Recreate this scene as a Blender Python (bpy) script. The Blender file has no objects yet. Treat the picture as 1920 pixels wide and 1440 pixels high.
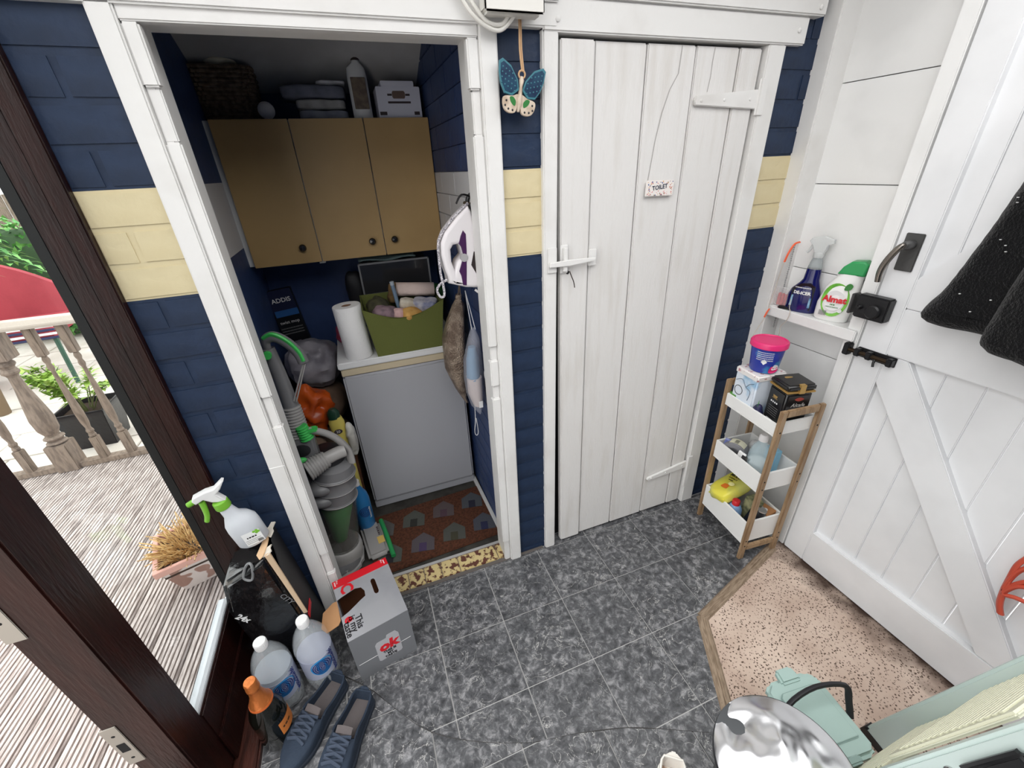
import bpy, bmesh, math, random
from mathutils import Vector, Matrix, Euler, noise
random.seed(7)
S = bpy.context.scene
COL = S.collection
PI = math.pi

# ------------------------------------------------------------------ camera, sky, exposure
cd = bpy.data.cameras.new('camera'); cam = bpy.data.objects.new('camera', cd); COL.objects.link(cam)
cd.sensor_fit = 'HORIZONTAL'; cd.sensor_width = 36.0; cd.lens = 775.518 * 36.0 / 1920.0
cd.clip_start = 0.02; cd.clip_end = 200
_right = Vector((0.93573506, -0.3501345, -0.04249377))
_down = Vector((-0.19844048, -0.42303229, -0.88411824))
_fwd = Vector((0.29158406, 0.83573292, -0.465327))
m = Matrix.Identity(4)
for i in range(3):
    m[i][0] = _right[i]; m[i][1] = -_down[i]; m[i][2] = -_fwd[i]
m.translation = Vector((0.0, -1.25, 1.5875))
cam.matrix_world = m
S.camera = cam

W = bpy.data.worlds.new('overcast_sky'); S.world = W; W.use_nodes = True
_bg = W.node_tree.nodes['Background']
_bg.inputs['Color'].default_value = (1.0, 0.995, 0.985, 1)
# overcast sky: zenith three times as bright as the horizon (CIE overcast), same all round
_nt = W.node_tree; _tc = _nt.nodes.new('ShaderNodeTexCoord'); _sx = _nt.nodes.new('ShaderNodeSeparateXYZ'); _mr = _nt.nodes.new('ShaderNodeMapRange')
_nt.links.new(_tc.outputs['Generated'], _sx.inputs[0]); _nt.links.new(_sx.outputs['Z'], _mr.inputs['Value'])
_mr.inputs['From Min'].default_value = 0.0; _mr.inputs['From Max'].default_value = 1.0; _mr.inputs['To Min'].default_value = 0.62; _mr.inputs['To Max'].default_value = 1.2
_nt.links.new(_mr.outputs['Result'], _bg.inputs['Strength'])
S.view_settings.view_transform = 'Standard'; S.view_settings.look = 'None'
S.view_settings.gamma = 1.0; S.view_settings.use_curve_mapping = False
S.view_settings.exposure = 1.82

# ------------------------------------------------------------------ material helpers
def lin(c):
    c = c / 255.0
    return c / 12.92 if c <= 0.04045 else ((c + 0.055) / 1.055) ** 2.4
def rgb(t): return (lin(t[0]), lin(t[1]), lin(t[2]), 1.0)
_mats = {}
def M(name, col, rough=0.5, metal=0.0, bump=0.0, bscale=60.0, var=None, vscale=8.0, vlo=0.42, vhi=0.62, stretch=None,
      trans=0.0, ior=1.45, alpha=1.0, emit=None, coat=0.0, sheen=0.0, detail=4.0, bdist=0.004, spec=None):
    """procedural material: base colour, optional second colour through noise, optional noise bump"""
    if name in _mats: return _mats[name]
    mt = bpy.data.materials.new(name); mt.use_nodes = True; _mats[name] = mt
    nt = mt.node_tree; N = nt.nodes; L = nt.links; b = N['Principled BSDF']
    b.inputs['Base Color'].default_value = rgb(col); b.inputs['Roughness'].default_value = rough
    b.inputs['Metallic'].default_value = metal; b.inputs['IOR'].default_value = ior
    b.inputs['Transmission Weight'].default_value = trans; b.inputs['Alpha'].default_value = alpha
    b.inputs['Coat Weight'].default_value = coat
    if spec is not None: b.inputs['Specular IOR Level'].default_value = spec
    if sheen: b.inputs['Sheen Weight'].default_value = sheen
    tc = N.new('ShaderNodeTexCoord'); mp = N.new('ShaderNodeMapping'); L.new(tc.outputs['Object'], mp.inputs['Vector'])
    if stretch: mp.inputs['Scale'].default_value = stretch
    if var is not None:
        n = N.new('ShaderNodeTexNoise'); n.inputs['Scale'].default_value = vscale; n.inputs['Detail'].default_value = detail
        L.new(mp.outputs['Vector'], n.inputs['Vector'])
        r = N.new('ShaderNodeValToRGB'); r.color_ramp.elements[0].position = vlo; r.color_ramp.elements[1].position = vhi
        r.color_ramp.elements[0].color = rgb(col); r.color_ramp.elements[1].color = rgb(var)
        L.new(n.outputs['Fac'], r.inputs['Fac']); L.new(r.outputs['Color'], b.inputs['Base Color'])
    if bump:
        n2 = N.new('ShaderNodeTexNoise'); n2.inputs['Scale'].default_value = bscale; n2.inputs['Detail'].default_value = 5
        L.new(mp.outputs['Vector'], n2.inputs['Vector'])
        bp = N.new('ShaderNodeBump'); bp.inputs['Strength'].default_value = bump; bp.inputs['Distance'].default_value = bdist
        L.new(n2.outputs['Fac'], bp.inputs['Height']); L.new(bp.outputs['Normal'], b.inputs['Normal'])
    return mt

# ------------------------------------------------------------------ mesh helpers
class MB:
    def __init__(s): s.v = []; s.f = []; s.mi = []; s.m = 0
    def add(s, vs, fs):
        o = len(s.v); s.v += [tuple(p) for p in vs]
        for q in fs: s.f.append([i + o for i in q]); s.mi.append(s.m)
        return s
    def box(s, x0, x1, y0, y1, z0, z1, T=None):
        vs = [Vector((x, y, z)) for z in (z0, z1) for y in (y0, y1) for x in (x0, x1)]
        if T: vs = [T @ p for p in vs]
        return s.add(vs, [(0, 2, 3, 1), (4, 5, 7, 6), (0, 1, 5, 4), (2, 6, 7, 3), (0, 4, 6, 2), (1, 3, 7, 5)])
    def prism(s, poly, h0, h1, axis='z', T=None):
        """poly in the two remaining axes (order x,y / x,z / y,z), extruded along axis"""
        def P(a, b, h):
            p = Vector((a, b, h)) if axis == 'z' else Vector((a, h, b)) if axis == 'y' else Vector((h, a, b))
            return T @ p if T else p
        n = len(poly)
        vs = [P(a, b, h0) for a, b in poly] + [P(a, b, h1) for a, b in poly]
        fs = [tuple(range(n - 1, -1, -1)), tuple(range(n, 2 * n))] + [(i, (i + 1) % n, n + (i + 1) % n, n + i) for i in range(n)]
        return s.add(vs, fs)
    def lathe(s, prof, n=32, c=(0, 0, 0), T=None, sx=1.0, sy=1.0, a0=0.0, a1=2 * PI):
        full = abs(a1 - a0 - 2 * PI) < 1e-6; k = n if full else n + 1
        vs = []
        for r, z in prof:
            for i in range(k):
                a = a0 + (a1 - a0) * i / n
                p = Vector((c[0] + r * sx * math.cos(a), c[1] + r * sy * math.sin(a), c[2] + z))
                vs.append(T @ p if T else p)
        fs = []
        for j in range(len(prof) - 1):
            for i in range(n):
                i2 = (i + 1) % k
                fs.append((j * k + i, j * k + i2, (j + 1) * k + i2, (j + 1) * k + i))
        if full:
            if prof[0][0] > 1e-6: fs.append(tuple(range(k - 1, -1, -1)))
            if prof[-1][0] > 1e-6: fs.append(tuple(range((len(prof) - 1) * k, len(prof) * k)))
        return s.add(vs, fs)
    def tube(s, pts, r, n=8, closed=False, cap=True, sub=0, flat=1.0):
        pts = [Vector(p) for p in pts]
        if sub: pts = smooth_path(pts, sub, closed)
        rr = r if callable(r) else (lambda t: r)
        m = len(pts); vs = []; up = None
        for i, p in enumerate(pts):
            a = pts[(i - 1) % m] if (closed or i > 0) else p
            b = pts[(i + 1) % m] if (closed or i < m - 1) else p
            t = (b - a).normalized()
            if up is None:
                up = t.orthogonal().normalized()
            up = (up - t * up.dot(t))
            up = up.normalized() if up.length > 1e-6 else t.orthogonal().normalized()
            w = t.cross(up); R = rr(i / max(1, m - 1))
            for k in range(n):
                an = 2 * PI * k / n
                vs.append(p + up * (R * math.cos(an)) + w * (R * flat * math.sin(an)))
        fs = []
        for i in range(m if closed else m - 1):
            j = (i + 1) % m
            for k in range(n):
                k2 = (k + 1) % n
                fs.append((i * n + k, i * n + k2, j * n + k2, j * n + k))
        if cap and not closed:
            fs.append(tuple(range(n - 1, -1, -1))); fs.append(tuple(range((m - 1) * n, m * n)))
        return s.add(vs, fs)
    def grid(s, rows, closed_u=False):
        """rows: list of equally long lists of points"""
        n = len(rows[0]); vs = [p for r in rows for p in r]; fs = []
        for j in range(len(rows) - 1):
            for i in range(n if closed_u else n - 1):
                i2 = (i + 1) % n
                fs.append((j * n + i, j * n + i2, (j + 1) * n + i2, (j + 1) * n + i))
        return s.add(vs, fs)
    def blob(s, c, rad, n=24, m=16, e=1.0, amp=0.0, freq=6.0, seed=0.0, flatz=None, T=None, ridged=False):
        rows = []
        def sp(v, p): return math.copysign(abs(v) ** p, v)
        for j in range(m + 1):
            ph = -PI / 2 + PI * j / m; row = []
            for i in range(n):
                th = 2 * PI * i / n
                d = Vector((sp(math.cos(ph), e) * sp(math.cos(th), e), sp(math.cos(ph), e) * sp(math.sin(th), e), sp(math.sin(ph), e)))
                q = Vector((d.x * rad[0], d.y * rad[1], d.z * rad[2]))
                if amp:
                    nv = noise.noise(q * freq + Vector((seed, seed * 1.7, -seed))) + .5 * noise.noise(q * freq * 2.3 + Vector((seed, 3, 1)))
                    if ridged: nv = 1 - 2 * abs(nv)
                    q = q + d.normalized() * amp * nv
                p = Vector(c) + q
                if flatz is not None and p.z < flatz: p.z = flatz
                row.append(T @ p if T else p)
            rows.append(row)
        return s.grid(rows, True)
    def data(s, name, mats, bev=0.0, seg=2, smooth=None, bang=30):
        me = bpy.data.meshes.new(name)
        me.from_pydata([tuple(p) for p in s.v], [], s.f)
        if not isinstance(mats, (list, tuple)): mats = [mats]
        for q in mats: me.materials.append(q)
        me.polygons.foreach_set('material_index', s.mi)
        bm = bmesh.new(); bm.from_mesh(me)
        bmesh.ops.recalc_face_normals(bm, faces=bm.faces)
        if bev:
            ed = [e for e in bm.edges if len(e.link_faces) == 2 and e.calc_face_angle(0) > math.radians(bang)]
            bmesh.ops.bevel(bm, geom=ed, offset=bev, segments=seg, affect='EDGES', clamp_overlap=True)
        bm.to_mesh(me); bm.free()
        if smooth is None: smooth = 40
        if smooth:
            me.polygons.foreach_set('use_smooth', [True] * len(me.polygons))
            me.set_sharp_from_angle(angle=math.radians(smooth))
        me.update()
        return me
    def build(s, name, mats, parent=None, loc=None, rot=None, **k):
        return link(name, s.data(name, mats, **k), parent, loc, rot)

def link(name, me, parent=None, loc=None, rot=None):
    o = bpy.data.objects.new(name, me); COL.objects.link(o)
    if parent: o.parent = parent
    if loc: o.location = loc
    if rot: o.rotation_euler = rot
    return o
def smooth_path(pts, sub, closed=False):
    out = []; n = len(pts)
    for i in range(n if closed else n - 1):
        p0 = pts[(i - 1) % n] if (closed or i > 0) else pts[i]
        p1 = pts[i]; p2 = pts[(i + 1) % n]
        p3 = pts[(i + 2) % n] if (closed or i + 2 < n) else p2
        for k in range(sub):
            t = k / sub
            out.append(0.5 * ((2 * p1) + (-p0 + p2) * t + (2 * p0 - 5 * p1 + 4 * p2 - p3) * t * t + (-p0 + 3 * p1 - 3 * p2 + p3) * t ** 3))
    if not closed: out.append(pts[-1])
    return out
def shape(loops, depth, bev=0.0, smoothed=False, res=1):
    """filled 2-d outline (holes allowed) in local XY, thickness depth along Z centred on 0 -> mesh"""
    cu = bpy.data.curves.new('outline', 'CURVE'); cu.dimensions = '2D'; cu.fill_mode = 'BOTH'
    cu.extrude = max(0.0, depth / 2 - bev); cu.bevel_depth = bev; cu.bevel_resolution = res; cu.resolution_u = 4
    if bev: cu.offset = -bev
    for lp in loops:
        if smoothed: lp = [(p.x, p.y) for p in smooth_path([Vector((a, b, 0)) for a, b in lp], 5, True)]
        sp = cu.splines.new('POLY'); sp.points.add(len(lp) - 1); sp.use_cyclic_u = True
        for q, (a, b) in zip(sp.points, lp): q.co = (a, b, 0, 1)
    o = bpy.data.objects.new('outline', cu)
    me = bpy.data.meshes.new_from_object(o)
    bpy.data.objects.remove(o); bpy.data.curves.remove(cu)
    return me
def text(body, size, depth=0.0006, bold=0.0, shear=0.0, align='CENTER'):
    cu = bpy.data.curves.new('lettering', 'FONT'); cu.body = body; cu.size = size; cu.extrude = depth / 2
    cu.offset = bold; cu.shear = shear; cu.align_x = align; cu.align_y = 'CENTER'; cu.resolution_u = 2
    o = bpy.data.objects.new('lettering', cu)
    me = bpy.data.meshes.new_from_object(o)
    bpy.data.objects.remove(o); bpy.data.curves.remove(cu)
    return me
def fine_print(n, size):
    """row of n short dashes standing for print too small to read"""
    vs = []; fs = []; x = 0.0; h = size * .5; k = 0
    for i in range(n):
        w = size * (.35 + .3 * ((i * 7) % 5) / 4); o = len(vs)
        vs += [(x, -h / 2, 0), (x + w, -h / 2, 0), (x + w, h / 2, 0), (x, h / 2, 0)]; fs.append((o, o + 1, o + 2, o + 3)); x += w + size * .18
    me = bpy.data.meshes.new('fine_print'); me.from_pydata([(a - x / 2, b, c) for a, b, c in vs], [], fs)
    return me
def place(name, me, mat, parent, fn, smooth=40):
    """maps every vertex of me through fn (Vector -> Vector) and links the mesh as a part"""
    for v in me.vertices: v.co = fn(v.co.copy())
    me.materials.clear(); me.materials.append(mat)
    me.name = name
    if smooth:
        me.polygons.foreach_set('use_smooth', [True] * len(me.polygons)); me.set_sharp_from_angle(angle=math.radians(smooth))
    me.update()
    return link(name, me, parent)
def frame_map(o, ex, ey, ez):
    o, ex, ey, ez = Vector(o), Vector(ex), Vector(ey), Vector(ez)
    return lambda c: o + ex * c.x + ey * c.y + ez * c.z
def cyl_map(r, z0, ang, c=(0, 0), sy=1.0):
    """wraps XY text round a vertical cylinder; x runs anticlockwise seen from above, ang is the centre"""
    def f(p):
        a = ang + p.x / r
        return Vector((c[0] + (r + p.z) * math.cos(a), c[1] + (r + p.z) * sy * math.sin(a), z0 + p.y))
    return f
def thing(name, label, cat, loc=(0, 0, 0), rot=None, group=None):
    o = bpy.data.objects.new(name, None); COL.objects.link(o); o.empty_display_size = 0.05
    o.location = loc
    if rot: o.rotation_euler = rot
    return tag(o, label, cat, group)
def tag(o, label, cat, group=None):
    o['label'] = label; o['category'] = cat
    if group: o['group'] = group
    return o
def struct(o, label=None, cat=None):
    o['kind'] = 'structure'
    if label: o['label'] = label
    if cat: o['category'] = cat
    return o
def stuff(o): o['kind'] = 'stuff'; return o
def clip(poly, x0, x1, y0, y1):
    def cut(ps, inside, inter):
        out = []
        for i, a in enumerate(ps):
            b = ps[(i + 1) % len(ps)]
            if inside(a):
                out.append(a)
                if not inside(b): out.append(inter(a, b))
            elif inside(b): out.append(inter(a, b))
        return out
    def ix(x): return lambda a, b: (x, a[1] + (b[1] - a[1]) * (x - a[0]) / (b[0] - a[0]))
    def iy(y): return lambda a, b: (a[0] + (b[0] - a[0]) * (y - a[1]) / (b[1] - a[1]), y)
    ps = poly
    for ins, it in ((lambda p: p[0] >= x0, ix(x0)), (lambda p: p[0] <= x1, ix(x1)), (lambda p: p[1] >= y0, iy(y0)), (lambda p: p[1] <= y1, iy(y1))):
        ps = cut(ps, ins, it)
        if len(ps) < 3: return []
    out = []
    for p in ps:
        if not out or (abs(p[0] - out[-1][0]) + abs(p[1] - out[-1][1])) > 1e-5: out.append(p)
    if len(out) > 2 and abs(out[0][0] - out[-1][0]) + abs(out[0][1] - out[-1][1]) < 1e-5: out.pop()
    return out if len(out) > 2 else []

# ------------------------------------------------------------------ shared materials
WHITE = M('white_gloss_paint', (224, 223, 221), .42, bump=.25, bscale=38, var=(206, 203, 199), vscale=5, vlo=.5, vhi=.85)
WHITE2 = M('white_smooth_paint', (232, 232, 231), .4, bump=.1, bscale=30, var=(222, 222, 221), vscale=4)
NAVY = M('navy_masonry_paint', (34, 49, 74), .5, spec=.35, bump=.75, bscale=20, var=(29, 42, 64), vscale=12, bdist=.006)
CREAM = M('cream_masonry_paint', (210, 197, 160), .5, bump=.75, bscale=20, var=(206, 192, 154), vscale=12, bdist=.006)
BLUE = M('cupboard_blue_paint', (50, 70, 112), .5, bump=.4, bscale=26, var=(42, 60, 100), vscale=7)
BANDW = M('cupboard_white_band_paint', (206, 206, 208), .5, bump=.4, bscale=26)
BROWN = M('dark_brown_wood_stain', (44, 19, 15), .3, spec=.4, bump=.25, bscale=30, var=(28, 12, 10), vscale=9, stretch=(6, 6, .7), vlo=.35, vhi=.7)
BLACKP = M('black_plastic', (22, 22, 24), .35)
DARK = M('dark_void', (20, 19, 20), .9)
GLASS = M('clear_glass', (245, 250, 250), .0, trans=1.0, ior=1.45)
STEEL = M('bright_steel', (200, 200, 200), .25, metal=1.0)
GREYMETAL = M('dull_zinc_plate', (172, 168, 160), .45, metal=.7)
# ================================================================== THE SETTING
def slate_material():
    mt = bpy.data.materials.new('slate_effect_vinyl'); mt.use_nodes = True
    nt = mt.node_tree; N = nt.nodes; L = nt.links; b = N['Principled BSDF']
    g = N.new('ShaderNodeNewGeometry'); oi = N.new('ShaderNodeObjectInfo')
    mul = N.new('ShaderNodeMath'); mul.operation = 'MULTIPLY'; mul.inputs[1].default_value = 37.0
    L.new(oi.outputs['Random'], mul.inputs[0])
    add = N.new('ShaderNodeVectorMath'); L.new(g.outputs['Position'], add.inputs[0]); L.new(mul.outputs[0], add.inputs[1])
    n1 = N.new('ShaderNodeTexNoise'); n1.inputs['Scale'].default_value = 38; n1.inputs['Detail'].default_value = 8; n1.inputs['Roughness'].default_value = .7; n1.inputs['Distortion'].default_value = .45
    L.new(add.outputs[0], n1.inputs['Vector'])
    r1 = N.new('ShaderNodeValToRGB'); cr = r1.color_ramp
    cr.elements[0].position = .36; cr.elements[0].color = rgb((52, 53, 56)); cr.elements[1].position = .68; cr.elements[1].color = rgb((146, 146, 148))
    e = cr.elements.new(.51); e.color = rgb((84, 85, 88))
    L.new(n1.outputs['Fac'], r1.inputs['Fac'])
    # thin pale veins: narrow band of a distorted noise
    n2 = N.new('ShaderNodeTexNoise'); n2.inputs['Scale'].default_value = 12; n2.inputs['Detail'].default_value = 6; n2.inputs['Distortion'].default_value = 1.6
    L.new(add.outputs[0], n2.inputs['Vector'])
    r2 = N.new('ShaderNodeValToRGB'); q = r2.color_ramp
    q.elements[0].position = .492; q.elements[0].color = (0, 0, 0, 1); q.elements[1].position = .5; q.elements[1].color = (.95, .95, .95, 1)
    e = q.elements.new(.508); e.color = (0, 0, 0, 1)
    L.new(n2.outputs['Fac'], r2.inputs['Fac'])
    n3 = N.new('ShaderNodeTexNoise'); n3.inputs['Scale'].default_value = 6; L.new(add.outputs[0], n3.inputs['Vector'])
    r3 = N.new('ShaderNodeValToRGB'); r3.color_ramp.elements[0].position = .4; r3.color_ramp.elements[1].position = .55
    L.new(n3.outputs['Fac'], r3.inputs['Fac'])
    mm = N.new('ShaderNodeMath'); mm.operation = 'MULTIPLY'; L.new(r2.outputs['Color'], mm.inputs[0]); L.new(r3.outputs['Color'], mm.inputs[1])
    mix = N.new('ShaderNodeMix'); mix.data_type = 'RGBA'; L.new(mm.outputs[0], mix.inputs['Factor'])
    L.new(r1.outputs['Color'], mix.inputs['A']); mix.inputs['B'].default_value = rgb((186, 185, 182))
    L.new(mix.outputs['Result'], b.inputs['Base Color'])
    b.inputs['Roughness'].default_value = .36
    bp = N.new('ShaderNodeBump'); bp.inputs['Strength'].default_value = .35; bp.inputs['Distance'].default_value = .002
    L.new(n1.outputs['Fac'], bp.inputs['Height']); L.new(bp.outputs['Normal'], b.inputs['Normal'])
    return mt
def speck_material():
    mt = bpy.data.materials.new('speckled_concrete'); mt.use_nodes = True
    nt = mt.node_tree; N = nt.nodes; L = nt.links; b = N['Principled BSDF']
    g = N.new('ShaderNodeNewGeometry')
    n1 = N.new('ShaderNodeTexNoise'); n1.inputs['Scale'].default_value = 5; n1.inputs['Detail'].default_value = 6; L.new(g.outputs['Position'], n1.inputs['Vector'])
    r1 = N.new('ShaderNodeValToRGB'); c = r1.color_ramp
    c.elements[0].position = .3; c.elements[0].color = rgb((176, 153, 138)); c.elements[1].position = .66; c.elements[1].color = rgb((208, 188, 173))
    L.new(n1.outputs['Fac'], r1.inputs['Fac'])
    v = N.new('ShaderNodeTexVoronoi'); v.inputs['Scale'].default_value = 120; L.new(g.outputs['Position'], v.inputs['Vector'])
    r2 = N.new('ShaderNodeValToRGB'); r2.color_ramp.elements[0].position = .3; r2.color_ramp.elements[0].color = (1, 1, 1, 1)
    r2.color_ramp.elements[1].position = .42; r2.color_ramp.elements[1].color = (0, 0, 0, 1); L.new(v.outputs['Distance'], r2.inputs['Fac'])
    n4 = N.new('ShaderNodeTexNoise'); n4.inputs['Scale'].default_value = 160; L.new(g.outputs['Position'], n4.inputs['Vector'])
    r4 = N.new('ShaderNodeValToRGB'); r4.color_ramp.elements[0].position = .46; r4.color_ramp.elements[1].position = .5; L.new(n4.outputs['Fac'], r4.inputs['Fac'])
    mm = N.new('ShaderNodeMath'); mm.operation = 'MULTIPLY'; L.new(r2.outputs['Color'], mm.inputs[0]); L.new(r4.outputs['Color'], mm.inputs[1])
    mx = N.new('ShaderNodeMix'); mx.data_type = 'RGBA'; L.new(mm.outputs[0], mx.inputs['Factor']); L.new(r1.outputs['Color'], mx.inputs['A'])
    mx.inputs['B'].default_value = rgb((76, 58, 46))
    # dirt trodden in beside the door
    sx = N.new('ShaderNodeSeparateXYZ'); L.new(g.outputs['Position'], sx.inputs[0])
    n5 = N.new('ShaderNodeTexNoise'); n5.inputs['Scale'].default_value = 14; n5.inputs['Detail'].default_value = 5; L.new(g.outputs['Position'], n5.inputs['Vector'])
    ma = N.new('ShaderNodeMath'); ma.operation = 'MULTIPLY_ADD'; ma.inputs[1].default_value = .22; L.new(n5.outputs['Fac'], ma.inputs[0]); L.new(sx.outputs['X'], ma.inputs[2])
    r5 = N.new('ShaderNodeMapRange'); r5.inputs['From Min'].default_value = 1.57; r5.inputs['From Max'].default_value = 1.69; L.new(ma.outputs[0], r5.inputs['Value'])
    mx2 = N.new('ShaderNodeMix'); mx2.data_type = 'RGBA'; L.new(r5.outputs['Result'], mx2.inputs['Factor']); L.new(mx.outputs['Result'], mx2.inputs['A'])
    mx2.inputs['B'].default_value = rgb((62, 44, 34))
    L.new(mx2.outputs['Result'], b.inputs['Base Color']); b.inputs['Roughness'].default_value = .8
    bp = N.new('ShaderNodeBump'); bp.inputs['Strength'].default_value = .4; bp.inputs['Distance'].default_value = .002
    L.new(n4.outputs['Fac'], bp.inputs['Height']); L.new(bp.outputs['Normal'], b.inputs['Normal'])
    return mt
SLATE = slate_material(); SPECK = speck_material()
GROUT = M('vinyl_grout_line', (176, 175, 174), .5)

# ---- floor: slate-effect vinyl, every tile its own piece
curve = [(-.578, -.12), (-.40, -.20), (-.26, -.317), (-.187, -.406), (-.09, -.516), (.031, -.594), (.2, -.665), (.352, -.70), (.498, -.742), (.604, -.787), (.80, -.88)]
main_poly = [(-.578, .0), (.60, .0), (.60, .05), (1.34, .05), (1.34, .0), (1.56, .0), (1.56, -.39), (1.49, -.405), (.985, -.545), (.80, -.88)] + curve[-2::-1]
fl = MB(); fl.add([(-.70, .12, -.0035), (1.66, .12, -.0035), (1.66, -2.2, -.0035), (-.70, -2.2, -.0035), (-.70, .12, -.06), (1.66, .12, -.06), (1.66, -2.2, -.06), (-.70, -2.2, -.06)],
    [(0, 3, 2, 1), (4, 5, 6, 7), (0, 1, 5, 4), (1, 2, 6, 5), (2, 3, 7, 6), (3, 0, 4, 7)])
floor = struct(fl.build('floor', GROUT, smooth=0), 'dark grey slate effect vinyl tile floor', 'floor')
P_ = .2545; G_ = .0021
for i in range(-3, 7):
    for j in range(-5, 2):
        x0 = .006 + i * P_; y1 = -.014 - j * P_ * -1
        pl = clip(main_poly, x0 + G_, x0 + P_ - G_, y1 - P_ + G_, y1 - G_)
        if pl:
            t = MB(); t.prism(pl, -.004, 0.0); t.build('tile', SLATE, floor, smooth=0)
front_poly = curve + [(.75, -1.05), (.75, -2.0), (-.578, -2.0)]
fs = MB(); fs.prism(front_poly, -.003, -.0015); fr = struct(fs.build('floor_front', GROUT, smooth=0), 'second vinyl sheet with curved cut edge in the foreground', 'floor')
for i in range(-3, 5):
    for j in range(0, 9):
        x0 = -.075 + i * P_; y1 = -.165 - j * P_
        pl = clip(front_poly, x0 + G_, x0 + P_ - G_, y1 - P_ + G_, y1 - G_)
        if pl:
            t = MB(); t.prism(pl, -.003, .0030); t.build('tile', SLATE, fr, smooth=0)
ed = MB(); cv_ = smooth_path([Vector((x, y, .0024)) for x, y in curve], 6); ed.tube(cv_, lambda t: .0009 + .0009 * abs(math.sin(t * 9 + .6)), 6, flat=.5); ed.build('cut_edge', M('cut_vinyl_edge', (58, 56, 55), .8), fr)
# bare speckled floor by the stable door, wooden edging strips
ms = MB(); ms.prism([(1.56, -.39), (1.64, -.39), (1.64, -2.0), (.75, -2.0), (.75, -1.05), (.80, -.88), (.985, -.545), (1.49, -.405)], -.003, .0005)
struct(ms.build('floor_doorway', SPECK, smooth=0), 'bare brown speckled concrete floor in front of the stable door', 'floor')
OAKT = M('worn_oak_strip', (150, 132, 112), .5, bump=.4, bscale=40, var=(120, 102, 84), vscale=14, stretch=(2, 14, 14))
def edging(a, b, nm, lab):
    a = Vector(a); b = Vector(b); d = (b - a); ln = d.length; an = math.atan2(d.y, d.x)
    s = MB(); w = .042
    s.prism([(-w / 2, 0), (-w / 2 + .006, .006), (-.004, .0085), (0, .006), (.004, .0085), (w / 2 - .006, .006), (w / 2, 0)], 0, ln, axis='x')
    o = struct(s.build(nm, OAKT, None, (a.x, a.y, .0005), (0, 0, an), smooth=0), lab, 'trim')
    n = 5
    for k in range(n):
        sc = MB(); sc.lathe([(.0045, 0), (.0045, .0008), (0, .0008)], 10, (ln * (k + .5) / n, .010 * (-1) ** k, .0055)); sc.build('screw_head', DARK, o, smooth=0)
edging((1.515, -.402), (.982, -.548), 'trim_1', 'worn oak edging strip between slate tiles and brown floor, behind')
edging((.985, -.545), (.78, -.92), 'trim_2', 'worn oak edging strip running from the corner towards the metal bin')

# ---- back wall: painted brick piers, each brick a piece
wb = MB()
for x0, x1, z1 in ((-.60, -.352, 2.3), (.42, .575, 2.3), (1.385, 1.70, 2.3), (-.70, 1.70, 2.3)):
    if x1 == 1.70 and x0 < 0: wb.box(-.60, x1, .0068, .105, 1.93, z1)
    else: wb.box(x0, x1, .0068, .105, -.05, 1.93)
_c = MB()
for x0, x1 in ((-.60, -.352), (.42, .575), (1.385, 1.70)): _c.box(x0, x1, .0065, .02, 1.335, 1.579)
wall_back = struct(wb.build('wall_back', NAVY, smooth=0), 'painted brick wall in navy with a cream band', 'wall')
_c.build('painted_band', CREAM, wall_back, smooth=0)
_bk = {}
def brick(parent, x0, x1, z0, z1, mat, yf, depth=.03, jx=.0, rx=None):
    w = round(x1 - x0, 3); h = round(z1 - z0, 3); v = random.randrange(3); key = (w, h, mat.name, v, rx is None)
    if key not in _bk:
        b = MB(); b.box(-w / 2, w / 2, 0, depth, -h / 2, h / 2)
        me = b.data('brick', mat, bev=.0042 if rx is None else .0018, seg=2)
        for vv in me.vertices:
            if rx is not None: break
            vv.co.x += .0022 * noise.noise(vv.co * 21 + Vector((v * 5, 1, 1))); vv.co.y += .0016 * noise.noise(vv.co * 16 + Vector((v * 3, 7, 1))); vv.co.z += .0022 * noise.noise(vv.co * 21 + Vector((v, 1, 9)))
        _bk[key] = me
    if rx is None: return link('brick', _bk[key], parent, ((x0 + x1) / 2, yf, (z0 + z1) / 2))
    return link('brick', _bk[key], parent, (rx, (x0 + x1) / 2, (z0 + z1) / 2), (0, 0, -PI / 2))
CH = .0815; J = .006
def courses(z_top, z_bot):
    k = -9
    while True:
        zt = 1.579 - k * CH; zb = zt - CH
        if zb < z_bot - CH: break
        if zb < z_top: yield k, max(zb, z_bot), min(zt, z_top)
        k += 1
for k, zb, zt in courses(1.915, .0):
    if zt - zb < .02: continue
    mat = CREAM if 0 <= k <= 2 else NAVY
    cuts = [-.548, -.478, -.378] if k % 2 else [-.548, -.378]
    for a, b in zip(cuts, cuts[1:]): brick(wall_back, a + J / 2 * (a > -.54), b - J / 2, zb + J / 2, zt - J / 2, mat, .004)
for k, zb, zt in courses(1.895, .0):
    if zt - zb < .02: continue
    mat = CREAM if 0 <= k <= 2 else NAVY
    brick(wall_back, .428, .568, zb + J / 2, zt - J / 2, mat, .004)
for k, zb, zt in courses(2.20, .0):
    if zt - zb < .02: continue
    mat = CREAM if 0 <= k <= 2 else NAVY
    cuts = [1.39, 1.515, 1.57] if k % 2 else [1.39, 1.452, 1.57]
    if k not in (-5, -3, 6, 12): cuts = [1.39, 1.57]
    for a, b in zip(cuts, cuts[1:]): brick(wall_back, a + J / 2, b - J / 2, zb + J / 2, zt - J / 2, mat, .004)

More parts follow.
